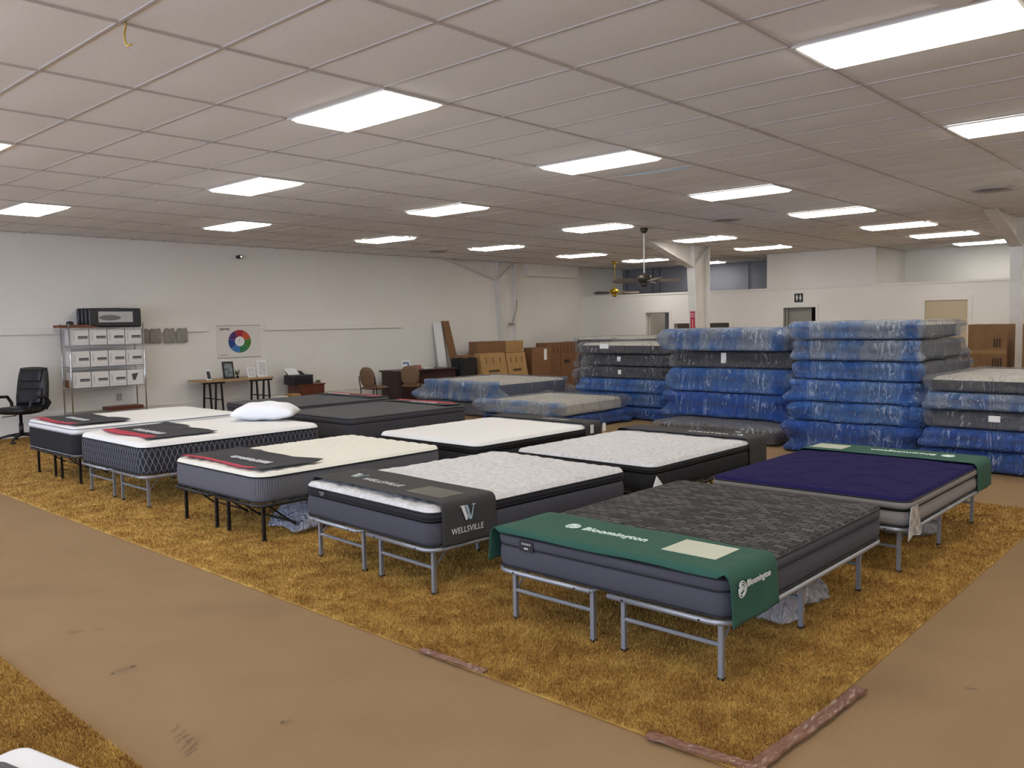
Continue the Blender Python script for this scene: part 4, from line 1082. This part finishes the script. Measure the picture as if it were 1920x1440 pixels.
# ------------------------------------------------------------------ wire shelf with boxes
SX0, SX1, SY0, SY1 = 3.50, 4.78, 10.66, 11.04
t = thing('wire_shelf', 'chrome wire shelving unit against the left wall holding white boxes', 'shelf', (SX0, SY0, 0))
for (x, y) in ((0, 0), (SX1-SX0, 0), (0, SY1-SY0), (SX1-SX0, SY1-SY0)):
    MB().tube([(x, y, 0.01), (x, y, 1.93)], .0125, 10).build('post', M_chrome, t, smooth=True)
SHZ = [.36, .80, 1.165, 1.545, 1.845]
for z in SHZ:
    s_ = MB()
    for yy in (0, SY1-SY0): s_.tube([(0, yy, z), (SX1-SX0, yy, z)], .006, 6).tube([(0, yy, z-.03), (SX1-SX0, yy, z-.03)], .005, 6)
    for xx in (0, SX1-SX0): s_.tube([(xx, 0, z), (xx, SY1-SY0, z)], .006, 6)
    for k in range(1, 12): yy = (SY1-SY0)*k/12; s_.tube([(0, yy, z+.003), (SX1-SX0, yy, z+.003)], .0028, 4)
    for k in range(1, 24): xx = (SX1-SX0)*k/24; s_.tube([(xx, 0, z-.03), (xx, .0, z)], .0025, 4)
    s_.build('wire_tier', M_chrome, t)
M_boxw = mat('white carton', '#d9d6d2', .6); M_prt = mat('product picture', '#8d8788', .5); M_prt2 = mat('dark picture', '#4b474a', .5)
def carton(x, z, label, alt=False, y=SY0+.02, grp='white cartons on the wire shelf'):
    c = thing('white_carton', label, 'box', (x, y, z), 0, grp)
    MB().box(0, .292, 0, .30, 0, .272).build('carton', M_boxw, c, bevel=.004)
    if not alt:
        b_ = MB().box(.11, .275, -.002, 0, .10, .155); b_.build('product_picture', M_prt, c)
        MB().box(.11, .265, -.003, -.001, .125, .150).build('picture_stripe', M_prt2, c)  # dark printed stripe of the product picture
        MB().box(.03, .034, -.002, 0, .05, .22).box(.045, .048, -.002, 0, .09, .20).build('small_print', M_prt, c)
        MB().box(.1, .28, -.002, 0, .035, .038).build('rule', M_prt, c)
    else:
        MB().prism([(.08, -.002, .2), (.2, -.002, .21), (.14, -.002, .08), (.1, -.002, .09)], (0, .002, 0)).build('product_picture', M_prt2, c)
    return c
rn = ['lower', 'middle', 'upper']; cnm = ['leftmost', 'second from the left', 'third from the left', 'rightmost']
for r_i, z in enumerate(SHZ[1:4]):
    for k in range(4):
        alt = (r_i == 0 and k == 3)
        lab = 'white carton, %s on the %s loaded tier of the wire shelf' % (cnm[k], rn[r_i])
        carton(SX0+.04+k*.308, z+.009, lab, alt)
o = MB().box(0, .14, 0, .14, 0, .13).build('small_box', M_card); o.location = (SX0+.02, SY1-.16, SHZ[1]+.009); tag(o, 'small brown box behind the lowest row of cartons on the wire shelf', 'box')
o = MB().box(0, .62, 0, .3, 0, .06).build('flat_box', M_cherry, bevel=.004); o.location = (SX0+.62, SY0+.03, SHZ[0]+.01); tag(o, 'flat brown board on the bottom tier of the wire shelf', 'board')
o = MB().box(0, .62, 0, .3, 0, .05).build('wood_board', mat('stained board', '#7a4a2c', .5, noise=(14, '#643a22', .5)), bevel=.004); o.location = (SX0-.13, SY0+.04, SHZ[4]+.009); tag(o, 'brown wooden board lying on top of the wire shelf', 'board')
o = MB().lathe((0, 0, 0), [(.05, 0), (.06, .02), (.05, .05), (.02, .06)], 14).build('tape_roll', M_dark, smooth=True); o.location = (SX0+.0+.06, SY0+.1, SHZ[4]+.062); tag(o, 'small round black object on the wooden board on top of the shelf', 'roll')
M_zip = mat('black zip bag', '#26282c', .3)
for k in range(4):
    c = thing('zip_case', 'black zipped bedding case, %s of four standing on top of the wire shelf' % ['front', 'second', 'third', 'rearmost'][k], 'case', (SX0+.36-k*.035, SY0+.04+.075*k, SHZ[4]+.009+(.052 if 0 else 0)), 0, 'zipped cases on top of the shelf')
    MB().box(0, .92, 0, .068, .0, .34).build('case', M_zip, c, bevel=.03)
    MB().tube([(.03, .034, .335), (.5, .034, .345), (.89, .034, .335)], .006, 6).build('zip', M_silver, c)
    if k == 0:
        MB().box(.16, .76, -.004, .002, .09, .28).build('card_insert', M_ltgray, c)
        MB().prism([(.28+.19*math.cos(a)+.08, -.006, .17+.05*math.sin(a)) for a in np.linspace(0, 2*PI, 16, endpoint=False)], (0, .002, 0)).build('pillow_picture', mat('grey picture', '#6f6e70', .5), c)
# packets hanging on wall
for k, x in enumerate((4.88, 5.11, 5.385, 5.64)):
    c = thing('hanging_packet', 'grey fabric swatch packet on the wall right of the shelf, %s of four' % cnm[k].replace(' from the left', ' from left'), 'packet', (x, YL-.04, 1.54), 0, 'swatch packets on the left wall')
    MB().box(0, .215, -.035, 0, 0, .27).build('swatches', mat('grey swatch', '#9c978f', .8, noise=(8, '#87827b', .4)), c, bevel=.02)
    for q in range(5): MB().box(0, .215, -.037, -.034, .045+.05*q, .048+.05*q).build('painted_fold', mat('fold shade', '#7b766f', .8), c)
    for q in (.03, .07, .14, .18): MB().tube([(q, -.02, .26), (q+.01, -.03, .29), (q+.02, -.02, .265)], .004, 5).build('ring', M_dark, c)
# poster
t = thing('poster', 'white poster with a seven-colour wheel on the left wall', 'poster', (6.5, YL-.004, 1.2))
MB().box(0, .98, -.006, 0, 0, .66).build('sheet', mat('poster paper', '#dedad2', .5), t)
MB().box(-.005, .985, -.012, 0, .645, .665).box(-.005, .985, -.012, 0, -.005, .015).build('hanger_bar', mat('clear bar', '#b9b2a8', .4), t)
cxp, czp = .50, .33
ringc = ['#a3262c', '#c2502c', '#3f7a2a', '#2c7a52', '#3c78b0', '#1d3f86', '#4c2a66']
for k in range(7):
    a0 = math.radians(115-360/7*k); a1 = a0-2*PI/7+.02; P_ = []
    for q in range(9): a = a0+(a1-a0)*q/8; P_.append((cxp+.255*math.cos(a), -.009, czp+.255*math.sin(a)*.92))
    for q in range(9): a = a1+(a0-a1)*q/8; P_.append((cxp+.11*math.cos(a), -.009, czp+.11*math.sin(a)*.92))
    for q in range(8):
        pass
    b_ = MB()
    for q in range(8): b_.prism([P_[q], P_[q+1], P_[16-q], P_[17-q]], (0, .003, 0))
    tag(b_.build('wheel_sector', mat('wheel %d' % k, ringc[k], .5), t), None)
MB().prism([(cxp+.105*math.cos(a), -.009, czp+.1*math.sin(a)) for a in np.linspace(0, 2*PI, 24, endpoint=False)], (0, .003, 0)).build('wheel_centre', M_paper, t)
b_ = MB(); r_ = random.Random(4)
for k in range(8): b_.box(.06+.028*k, .08+.028*k, -.008, -.006, .57+r_.uniform(-.012, .004), .60+r_.uniform(0, .01))
for k in range(9): b_.box(.05+.02*k, .062+.02*k, -.008, -.006, .05, .065)
b_.bar((.49, -.012, .37), (.50, -.012, .33), .006, 4); b_.build('small_print', mat('faint print', '#6f675f', .7), t)
# wall outlets and camera
for x, z, lab in ((4.5, .5, 'white wall outlet behind the wire shelf legs'), (8.85, .47, 'wall outlet with a plugged cord between the printer and the chairs')):
    c = thing('wall_outlet', lab, 'outlet', (x, YL-.022, z))
    MB().box(-.045, .045, -.008, 0, 0, .13).build('plate', mat('outlet plate', '#a8a196', .5), c, bevel=.003)
    MB().box(-.018, .018, -.011, -.008, .02, .05).box(-.018, .018, -.011, -.008, .075, .105).build('socket', M_ltgray, c)
    if x > 6:
        MB().box(-.04, .04, -.07, -.011, .06, .15).build('plug', mat('olive plug', '#6b6a45', .6), c, bevel=.006)
        MB().tube([(.02, -.05, .07), (.08, -.06, -.05), (.11, -.06, -.25), (.13, -.06, -.42)], .006, 6).build('cord', mat('olive cord', '#77745a', .6), c)
        MB().tube([(-.02, -.05, .07), (-.05, -.06, -.1), (-.05, -.06, -.42)], .006, 6).build('cord', mat('olive cord', '#77745a', .6), c)
c = thing('security_camera', 'small black security camera high on the left wall', 'camera', (7.03, YL, 3.26))
MB().lathe((0, -.02, 0), [(.035, -.0), (.035, .02)], 14, 'y').build('mount', M_black, c)
MB().box(-.035, .035, -.14, -.02, -.04, .03).build('body', M_black, c, bevel=.01)
MB().lathe((0, -.15, -.005), [(.02, 0), (.022, .012)], 14, 'y').build('lens', M_chrome, c)

# ------------------------------------------------------------------ wooden desk and its displays
DX0, DX1, DY0, DY1 = 5.80, 7.34, 10.5, 11.1
t = thing('wooden_desk', 'pale wooden desk with black trestle legs below the colour wheel poster', 'desk', (DX0, DY0, 0))
MB().box(0, DX1-DX0, 0, DY1-DY0, .765, .80).build('desktop', M_wood, t, bevel=.004)
MB().box(.02, .48, .02, .06, .73, .765).box(1.02, DX1-DX0-.02, .02, .06, .73, .765).build('apron', M_black, t)
for x in (.36, 1.40):
    for (dx, dy) in ((-.09, .06), (.09, .06), (-.09, .52), (.09, .52)):
        MB().bar((x+dx*.6, dy, .75), (x+dx, dy, .01), .022, 4).build('leg', M_black, t)
    MB().bar((x-.08, .06, .42), (x+.08, .06, .42), .014, 4).bar((x-.08, .52, .42), (x+.08, .52, .42), .014, 4).bar((x, .06, .42), (x, .52, .42), .014, 4).build('trestle_bar', M_black, t)
def standee(name, label, x, y, z, w_2, h_, m1, m2, lean=.06, cat='sign', extra=None):
    c = thing(name, label, cat, (x, y, z))
    MB().prism([(-w_2/2, 0, 0), (w_2/2, 0, 0), (w_2/2, lean, h_), (-w_2/2, lean, h_)], (0, .012, 0)).build('panel', m1, c)
    MB().prism([(-w_2*.36, -.003, h_*.12), (w_2*.36, -.003, h_*.12), (w_2*.36, lean*.85-.003, h_*.88), (-w_2*.36, lean*.85-.003, h_*.88)], (0, .002, 0)).build('face', m2, c)
    MB().prism([(-w_2*.2, .012, 0), (-w_2*.2, .11, 0), (-w_2*.2, lean+.012, h_*.8)], (.004, 0, 0)).build('strut', m1, c)
    return c
M_pic = mat('photo face', '#4a5054', .4, noise=(14, '#8c9396', .3)); M_lit = mat('pale leaflet', '#d8d5d3', .5, noise=(20, '#b9b4b2', .25))
standee('phone_stand', 'small dark phone display in a white holder at the left of the wooden desk', DX0+.25, DY0+.2, .80, .10, .19, M_paper, M_dark)
standee('framed_sign', 'dark framed picture sign standing on the wooden desk', DX0+.70, DY0+.25, .80, .24, .34, M_dark, M_pic)
standee('leaflet_stand', 'low white leaflet stand on the wooden desk', DX0+1.20, DY0+.25, .80, .18, .2, M_paper, M_lit)
standee('leaflet_stand', 'tall white leaflet stand at the right end of the wooden desk', DX0+1.42, DY0+.2, .80, .22, .34, M_paper, M_lit)
c = thing('potted_plant', 'tiny green plant beside the framed sign on the desk', 'plant', (DX0+.86, DY0+.22, .80))
MB().lathe((0, 0, 0), [(.025, 0), (.035, .05)], 12).build('pot', M_dark, c)
b_ = MB(); r_ = random.Random(2)
for k in range(14):
    a = r_.uniform(0, 6.3); q = Vector((math.cos(a)*.05, math.sin(a)*.05, r_.uniform(.1, .2))); b_.prism([(0, 0, .05), tuple(q*.6+Vector((.012, 0, .02))), tuple(q), tuple(q*.6-Vector((.012, 0, 0)))], (0, .001, 0))
b_.build('leaves', mat('plant green', '#4b5a35', .6), c)
# cabinet, printer, cartons
c = thing('drawer_cabinet', 'low cherry wood drawer cabinet under the black printer', 'cabinet', (8.02, 10.6, 0))
MB().box(0, .62, 0, .45, 0.01, .56).build('body', M_cherry, c, bevel=.005)
MB().box(-.02, .64, -.02, .47, .56, .585).build('top', M_cherry, c, bevel=.004)
for z in (.06, .31):
    d_ = MB().box(.04, .58, -.015, 0, z, z+.22).build('drawer', M_cherry, c, bevel=.004); MB().lathe((.31, -.015, z+.11), [(.008, -.02), (.014, -.012), (.006, 0)], 10, 'y').build('knob', M_dark, d_)
c = thing('printer', 'black desktop printer with white paper in its feeder', 'printer', (7.86, 10.62, .586))
MB().box(0, .52, 0, .34, .0, .20).build('body', M_dark, c, bevel=.015)
MB().box(.07, .45, -.006, 0, .04, .13).build('front_panel', M_black, c)
MB().box(.05, .47, .26, .30, .20, .22).prism([(.06, .27, .21), (.46, .27, .21), (.46, .36, .27), (.06, .36, .27)], (0, .01, 0)).build('feeder', M_dark, c)
MB().prism([(.06, .24, .205), (.34, .24, .205), (.28, .34, .34), (.02, .34, .34)], (0, .004, 0)).build('paper', M_paper, c)
def cbox(x0, x1, y0, y1, z0, z1, label, m_=None, kind='plain', lean=0., rz=0., group=None):
    m_ = m_ or M_card; c = thing('cardboard_box', label, 'box', (x0, y0, z0), rz, group)
    L, W, T = x1-x0, y1-y0, z1-z0
    b_ = MB().prism([(0, 0, 0), (L, 0, 0), (L, W, 0), (0, W, 0)], (0, lean, T)).build('carton', m_, c, bevel=.006)
    MB().prism([(L*.46, -.001, 0), (L*.54, -.001, 0), (L*.54, lean-.001, T), (L*.46, lean-.001, T)], (0, -.001, 0)).build('tape', M_cardtape, c) if kind == 'tape' else None
    if kind in ('print', 'holes'):
        p_ = MB()
        if kind == 'print':
            for k in range(8): p_.box(L*.25+L*.055*k, L*.25+L*.055*k+L*.035, lean*.55-.003, lean*.55-.001, T*.52, T*.60)
        for k in range(3): p_.prism([(L*(.2+.28*k), lean*.75-.003, T*.76), (L*(.2+.28*k)+.025, lean*.75-.003, T*.76), (L*(.2+.28*k)+.02, lean*.9-.003, T*.90), (L*(.2+.28*k), lean*.9-.003, T*.90)], (0, .001, 0))
        p_.build('print', M_ink, c)
    return c
cbox(7.66, 7.88, 10.35, 10.6, .01, .42, 'small kraft cardboard box in front of the printer', M_kraft)
o = MB().lathe((8.02, 10.2, .01), [(.085, 0), (.095, .34), (.10, .35), (.09, .36)], 18).build('white_bin', M_paper, smooth=True); tag(o, 'small white plastic bin in front of the cherry cabinet', 'bin')
o = MB().box(7.15, 7.42, 10.1, 10.35, .01, .42).build('white_box', mat('off white box', '#cfc9bd', .6), bevel=.02); tag(o, 'small off-white box on the floor beside the desk', 'box')

# ------------------------------------------------------------------ guest chairs
def guest_chair(x, y, rz, label):
    c = thing('guest_chair', label, 'chair', (x, y, 0), rz, None)
    fab = mat('tan upholstery', '#7d6249', .85, noise=(60, '#6e553f', .4))
    cushion('seat', .46, .46, .075, I3, (0, 0, .455), c, fab)
    Mb2 = cols(Vector((0, 1, 0)), Vector((-.16, 0, .98)), Vector((.98, 0, .16)))
    V = []; F = []
    nn = 20
    rings = [(0, .026), (.6, .028), (.9, .022), (1, .0)]
    for sg in (1, -1):
        for (rr_, th) in rings:
            for k in range(nn):
                a = 2*PI*k/nn; V.append(tuple(Vector((-.23, 0, .69))+Mb2 @ Vector((.215*rr_*math.copysign(abs(math.cos(a))**.8, math.cos(a)), .235*rr_*math.copysign(abs(math.sin(a))**.85, math.sin(a)), sg*th))))
    for h_ in range(2):
        for i in range(3):
            for k in range(nn):
                a = h_*4*nn+i*nn+k; b_ = h_*4*nn+i*nn+(k+1) % nn; F.append((a, b_, b_+nn, a+nn))
    npmesh('backrest', V, F, fab, c, weld=.0005)
    for s in (-1, 1):
        MB().tube([(.20, s*.21, .44), (.22, s*.22, .01)], .012, 8).build('leg', M_black, c)
        MB().tube([(-.26, s*.215, .72), (-.235, s*.22, .60), (-.20, s*.22, .42), (-.24, s*.23, .01)], .012, 8).build('leg', M_black, c)
        MB().tube([(-.22, s*.22, .44), (.20, s*.22, .44)], .010, 8).build('seat_rail', M_black, c)
    return c
guest_chair(9.42, 9.85, math.radians(12), 'tan upholstered chair with black legs, the left one, facing the dark desk')
guest_chair(10.3, 9.62, math.radians(38), 'tan upholstered chair with black legs, the right one, close to the dark desk')

# dark desk
t = thing('office_desk', 'dark mahogany office desk behind the tan chairs', 'desk', (10.38, 10.15, 0))
MB().box(0, 1.85, 0, .75, .72, .76).build('desktop', M_maho, t, bevel=.005)
MB().box(.04, 1.81, .06, .09, .08, .72).build('modesty_panel', M_maho, t)
for x in (.04, 1.39): MB().box(x, x+.42, .09, .70, .01, .72).build('pedestal', M_maho, t)
standee('desk_calendar', 'blue and white desk calendar on the dark office desk', 10.78, 10.35, .76, .26, .22, M_paper, mat('blue grey print', '#6b7f99', .5))
o = MB().box(0, .16, 0, .12, 0, .10).build('card_holder', mat('reddish card', '#a06a66', .5), bevel=.004); o.location = (11.02, 10.3, .761); tag(o, 'small reddish card holder beside the calendar', 'holder')
o = MB().box(0, .3, 0, .22, 0, .02).build('paper_pile', M_paper); o.location = (11.35, 10.4, .761); tag(o, 'flat pile of papers on the dark office desk', 'papers')
o = MB().prism([(0, 0, 0), (.12, 0, 0), (.14, .02, .14), (.02, .02, .14)], (0, .01, 0)).build('note_card', M_paper); o.location = (10.62, 10.3, .761); tag(o, 'white folded note left of the desk calendar', 'card')
t = thing('mesh_bin', 'black open basket standing behind the end of the dark desk', 'basket', (12.32, 10.12, 0))
V = []; b_ = MB()
ol = rrect(.55, .4, .06, 5)
b_.prism([(a, c, .01) for a, c in ol], (0, 0, .02))
for k in range(len(ol)):
    p, q = ol[k], ol[(k+1) % len(ol)]; f_ = lambda p_, s_, z_: ((p_[0]-.275)*s_+.275, (p_[1]-.2)*s_+.2, z_)
    b_.add([f_(p, .88, .02), f_(q, .88, .02), f_(q, 1, .96), f_(p, 1, .96)], [(0, 1, 2, 3)])
o = b_.build('basket', mat('black mesh', '#17181a', .6), t); s_ = o.modifiers.new('s', 'SOLIDIFY'); s_.thickness = .006
MB().tube([(a, c, .96) for a, c in ol], .010, 6, closed=True).build('rim', M_black, t)
# tall boards leaning on the wall
o = MB().prism([(12.38, 10.86, .01), (12.64, 10.86, .01), (12.60, 11.12, 1.86), (12.34, 11.12, 1.86)], (0, .04, 0)).build('tall_carton', M_paper)
tag(o, 'tall narrow white carton leaning against the left wall', 'box')
o = MB().prism([(12.86, 10.80, .01), (13.12, 10.80, .01), (12.84, 11.10, 1.90), (12.62, 11.10, 1.90)], (0, .04, 0)).build('tall_board', M_card)
tag(o, 'tall narrow brown carton leaning beside the white one', 'box')
# cardboard boxes along the wall
G_ = 'cardboard boxes along the left wall'
cbox(12.72, 13.36, 10.45, 10.75, .01, 1.02, 'brown box standing just right of the black basket', kind='holes', group=G_)
cbox(13.38, 14.46, 10.62, 10.95, .01, 1.03, 'brown box behind the left leaning kraft box', group=G_)
cbox(14.48, 15.30, 10.62, 10.95, .01, 1.02, 'brown box behind the right leaning kraft box', group=G_)
cbox(13.30, 14.36, 10.55, 10.85, 1.035, 1.35, 'brown box lying on top, left of the two upper ones', kind='holes', group=G_)
cbox(14.38, 15.08, 10.55, 10.85, 1.035, 1.34, 'kraft box lying on top, right of the two upper ones', M_kraft, group=G_)
cbox(13.00, 13.92, 9.95, 10.15, .01, 1.06, 'kraft box with dark print leaning at the left', M_kraft, 'print', lean=.22, group=G_)
cbox(13.98, 14.72, 9.98, 10.15, .01, 1.04, 'kraft box with dark print leaning at the right', M_kraft, 'print', lean=.2, group=G_)
c = cbox(15.15, 15.92, 10.3, 10.6, .01, 1.14, 'brown box with a white label right of the kraft boxes', group=G_)
MB().box(.50, .62, -.004, -.001, .78, 1.08).build('white_label', M_paper, c)
cbox(16.0, 16.62, 10.5, 10.9, .01, 1.24, 'tall brown box near the corner, left of three', kind='holes', group=G_)
cbox(16.64, 17.25, 10.5, 10.9, .01, 1.24, 'tall brown box near the corner, middle of three', kind='print', group=G_)
cbox(17.27, 17.95, 10.5, 10.9, .01, 1.25, 'tall brown box near the corner, right of three', group=G_)
# big boxes by the right column
def bigbox(x, y0, y1, z0, z1, label):
    c = thing('large_box', label, 'box', (x, y0, z0)); W, T = y1-y0, z1-z0
    MB().box(0, .6, 0, W, 0, T).build('carton', mat('large carton', '#8c6a44', .8, noise=(6, '#7b5a38', .5)), c, bevel=.006)
    MB().box(-.002, 0, 0, W, T*.42, T*.50).build('tape', M_cardtape, c)
    b_ = MB()
    for k in range(3): b_.box(-.003, -.001, W*(.14+.07*k), W*(.18+.07*k), T*.55, T*.72)
    for k in range(4): b_.box(-.003, -.001, W*(.10+.07*k), W*(.14+.07*k), T*.08, T*.34)
    b_.build('print', M_ink, c); return c
bigbox(13.0, -1.50, -.95, .01, .84, 'large brown carton at the foot of the right column, lower one')
bigbox(13.0, -1.50, -.95, .85, 1.665, 'large brown carton stacked left of the right column, upper one')
bigbox(13.0, -2.30, -1.72, .01, 1.66, 'large brown carton at the right picture edge')
bigbox(13.3, -.84, -.5, .01, 1.2, 'dark-shadowed carton behind the tallest wrapped stack')

# ------------------------------------------------------------------ far wall details
t = thing('restroom_sign', 'black restroom sign with two white figures above the far door', 'sign', (XF-.012, 4.34, 2.22))
MB().box(0, .01, -.11, .11, 0, .22).build('plate', M_black, t)
b_ = MB()
for yy, sk in ((.045, 0), (-.045, 1)):
    b_.lathe((-.003, yy, .178), [(.016, 0), (.016, .004)], 12, 'x')
    if sk: b_.prism([(-.003, yy-.016, .155), (-.003, yy+.016, .155), (-.003, yy+.035, .085), (-.003, yy-.035, .085)], (.003, 0, 0))
    else: b_.box(-.003, 0, yy-.024, yy+.024, .085, .155)
    b_.box(-.003, 0, yy-.014, yy-.004, .035, .09).box(-.003, 0, yy+.004, yy+.014, .035, .09)
b_.build('figures', M_paper, t)
M_cond = mat('dark conduit', '#4a4a4e', .5)
for k, (y, lab) in enumerate(((11.0, 'far left'), (10.0, 'second'), (9.75, 'third'), (6.75, 'right'))):
    o = MB().tube([(XB-.06, y-.05, CE), (XB-.06, y, CE-.1), (XB-.06, y, 2.2)], .014, 6).build('wall_conduit', M_cond)
    tag(o, 'thin dark conduit on the grey upper wall, the %s one' % lab, 'conduit')
tag(MB().tube([(15.34, YL-.03, 3.4), (15.42, YL-.03, 3.1), (15.5, YL-.03, 2.9), (15.32, YL-.03, 2.65)], .006, 6).build('wall_cable', M_ltgray), 'thin pale cable looping beside the wall column', 'cable')
tag(MB().tube([(15.3, YL-.23, 2.45), (15.28, YL-.23, 2.2), (15.16, YL-.23, 1.95), (15.08, YL-.23, 1.82)], .008, 6).build('wall_cable', M_cond), 'short dark cable hanging above the cardboard boxes', 'cable')
tag(MB().box(15.0, 15.16, YL-.26, YL-.19, 1.76, 1.82).build('cable_box', mat('grey junction box', '#8b857b', .5), bevel=.008), 'small grey junction box where the dark cable ends', 'box')

# ------------------------------------------------------------------ ceiling fans
def fan(x, y, zh, label, mm, blade_m, ang, R_=.68):
    t = thing('ceiling_fan', label, 'ceiling fan', (x, y, zh))
    top = CE-zh
    MB().lathe((0, 0, 0), [(.03, top-.09), (.065, top-.05), (.07, top)], 18).build('canopy', mm, t, smooth=True)
    MB().tube([(0, 0, .08), (0, 0, top-.07)], .013, 8).build('downrod', M_ltgray if mm.name != 'brass' else mm, t)
    MB().lathe((0, 0, 0), [(.03, .12), (.06, .09), (.12, .07), (.13, .02), (.11, -.03), (.06, -.06), (.07, -.08), (.05, -.12), (.01, -.13)], 22).build('motor', mm, t, smooth=True)
    for k in range(5):
        a = ang+2*PI*k/5; d = Vector((math.cos(a), math.sin(a), 0)); n_ = Vector((-d.y, d.x, 0)); tl = (n_*.93+Vector((0, 0, .36)))
        P_ = [d*.20+tl*.045, d*.30+tl*.065, d*(R_-.05)+tl*.075, d*R_+tl*.05, d*R_-tl*.05, d*(R_-.05)-tl*.075, d*.30-tl*.065, d*.20-tl*.045]
        bl = MB().prism([p+Vector((0, 0, -.015)) for p in P_], (0, 0, .007)).build('blade', blade_m, t)
        MB().prism([d*.10+n_*.02, d*.26+n_*.03, d*.26-n_*.03, d*.10-n_*.02], (0, 0, -.006)).build('bracket', mm, bl)
    return t
fan(10.86, 3.83, 2.55, 'bronze ceiling fan with dark blades on a long white rod left of the middle column', mat('bronze', '#4b443e', .35, .6), mat('fan blade brown', '#6f665c', .45), math.radians(-52))
fan(17.17, 9.0, 2.62, 'distant brass ceiling fan near the far left corner', mat('brass', '#c9a63e', .25, .9), mat('fan blade dark', '#55493b', .45), math.radians(20))

# the charcoal-banner bed stands slightly askew in its row
piv = Vector((1.58, .06, 0)); RM = Matrix.Translation(piv) @ Matrix.Rotation(math.radians(-2.6), 4, 'Z') @ Matrix.Translation(-piv)
bpy.context.view_layer.update()
for o in [o for o in bpy.data.objects if o.parent is None and (('charcoal banner with a silver monogram' in o.get('label', '')) or ('under a charcoal banner' in o.get('label', '')) or ('second bed from the right' in o.get('label', '')) or ('beside the charcoal banner bed' in o.get('label', '')))]:
    o.matrix_world = RM @ o.matrix_world
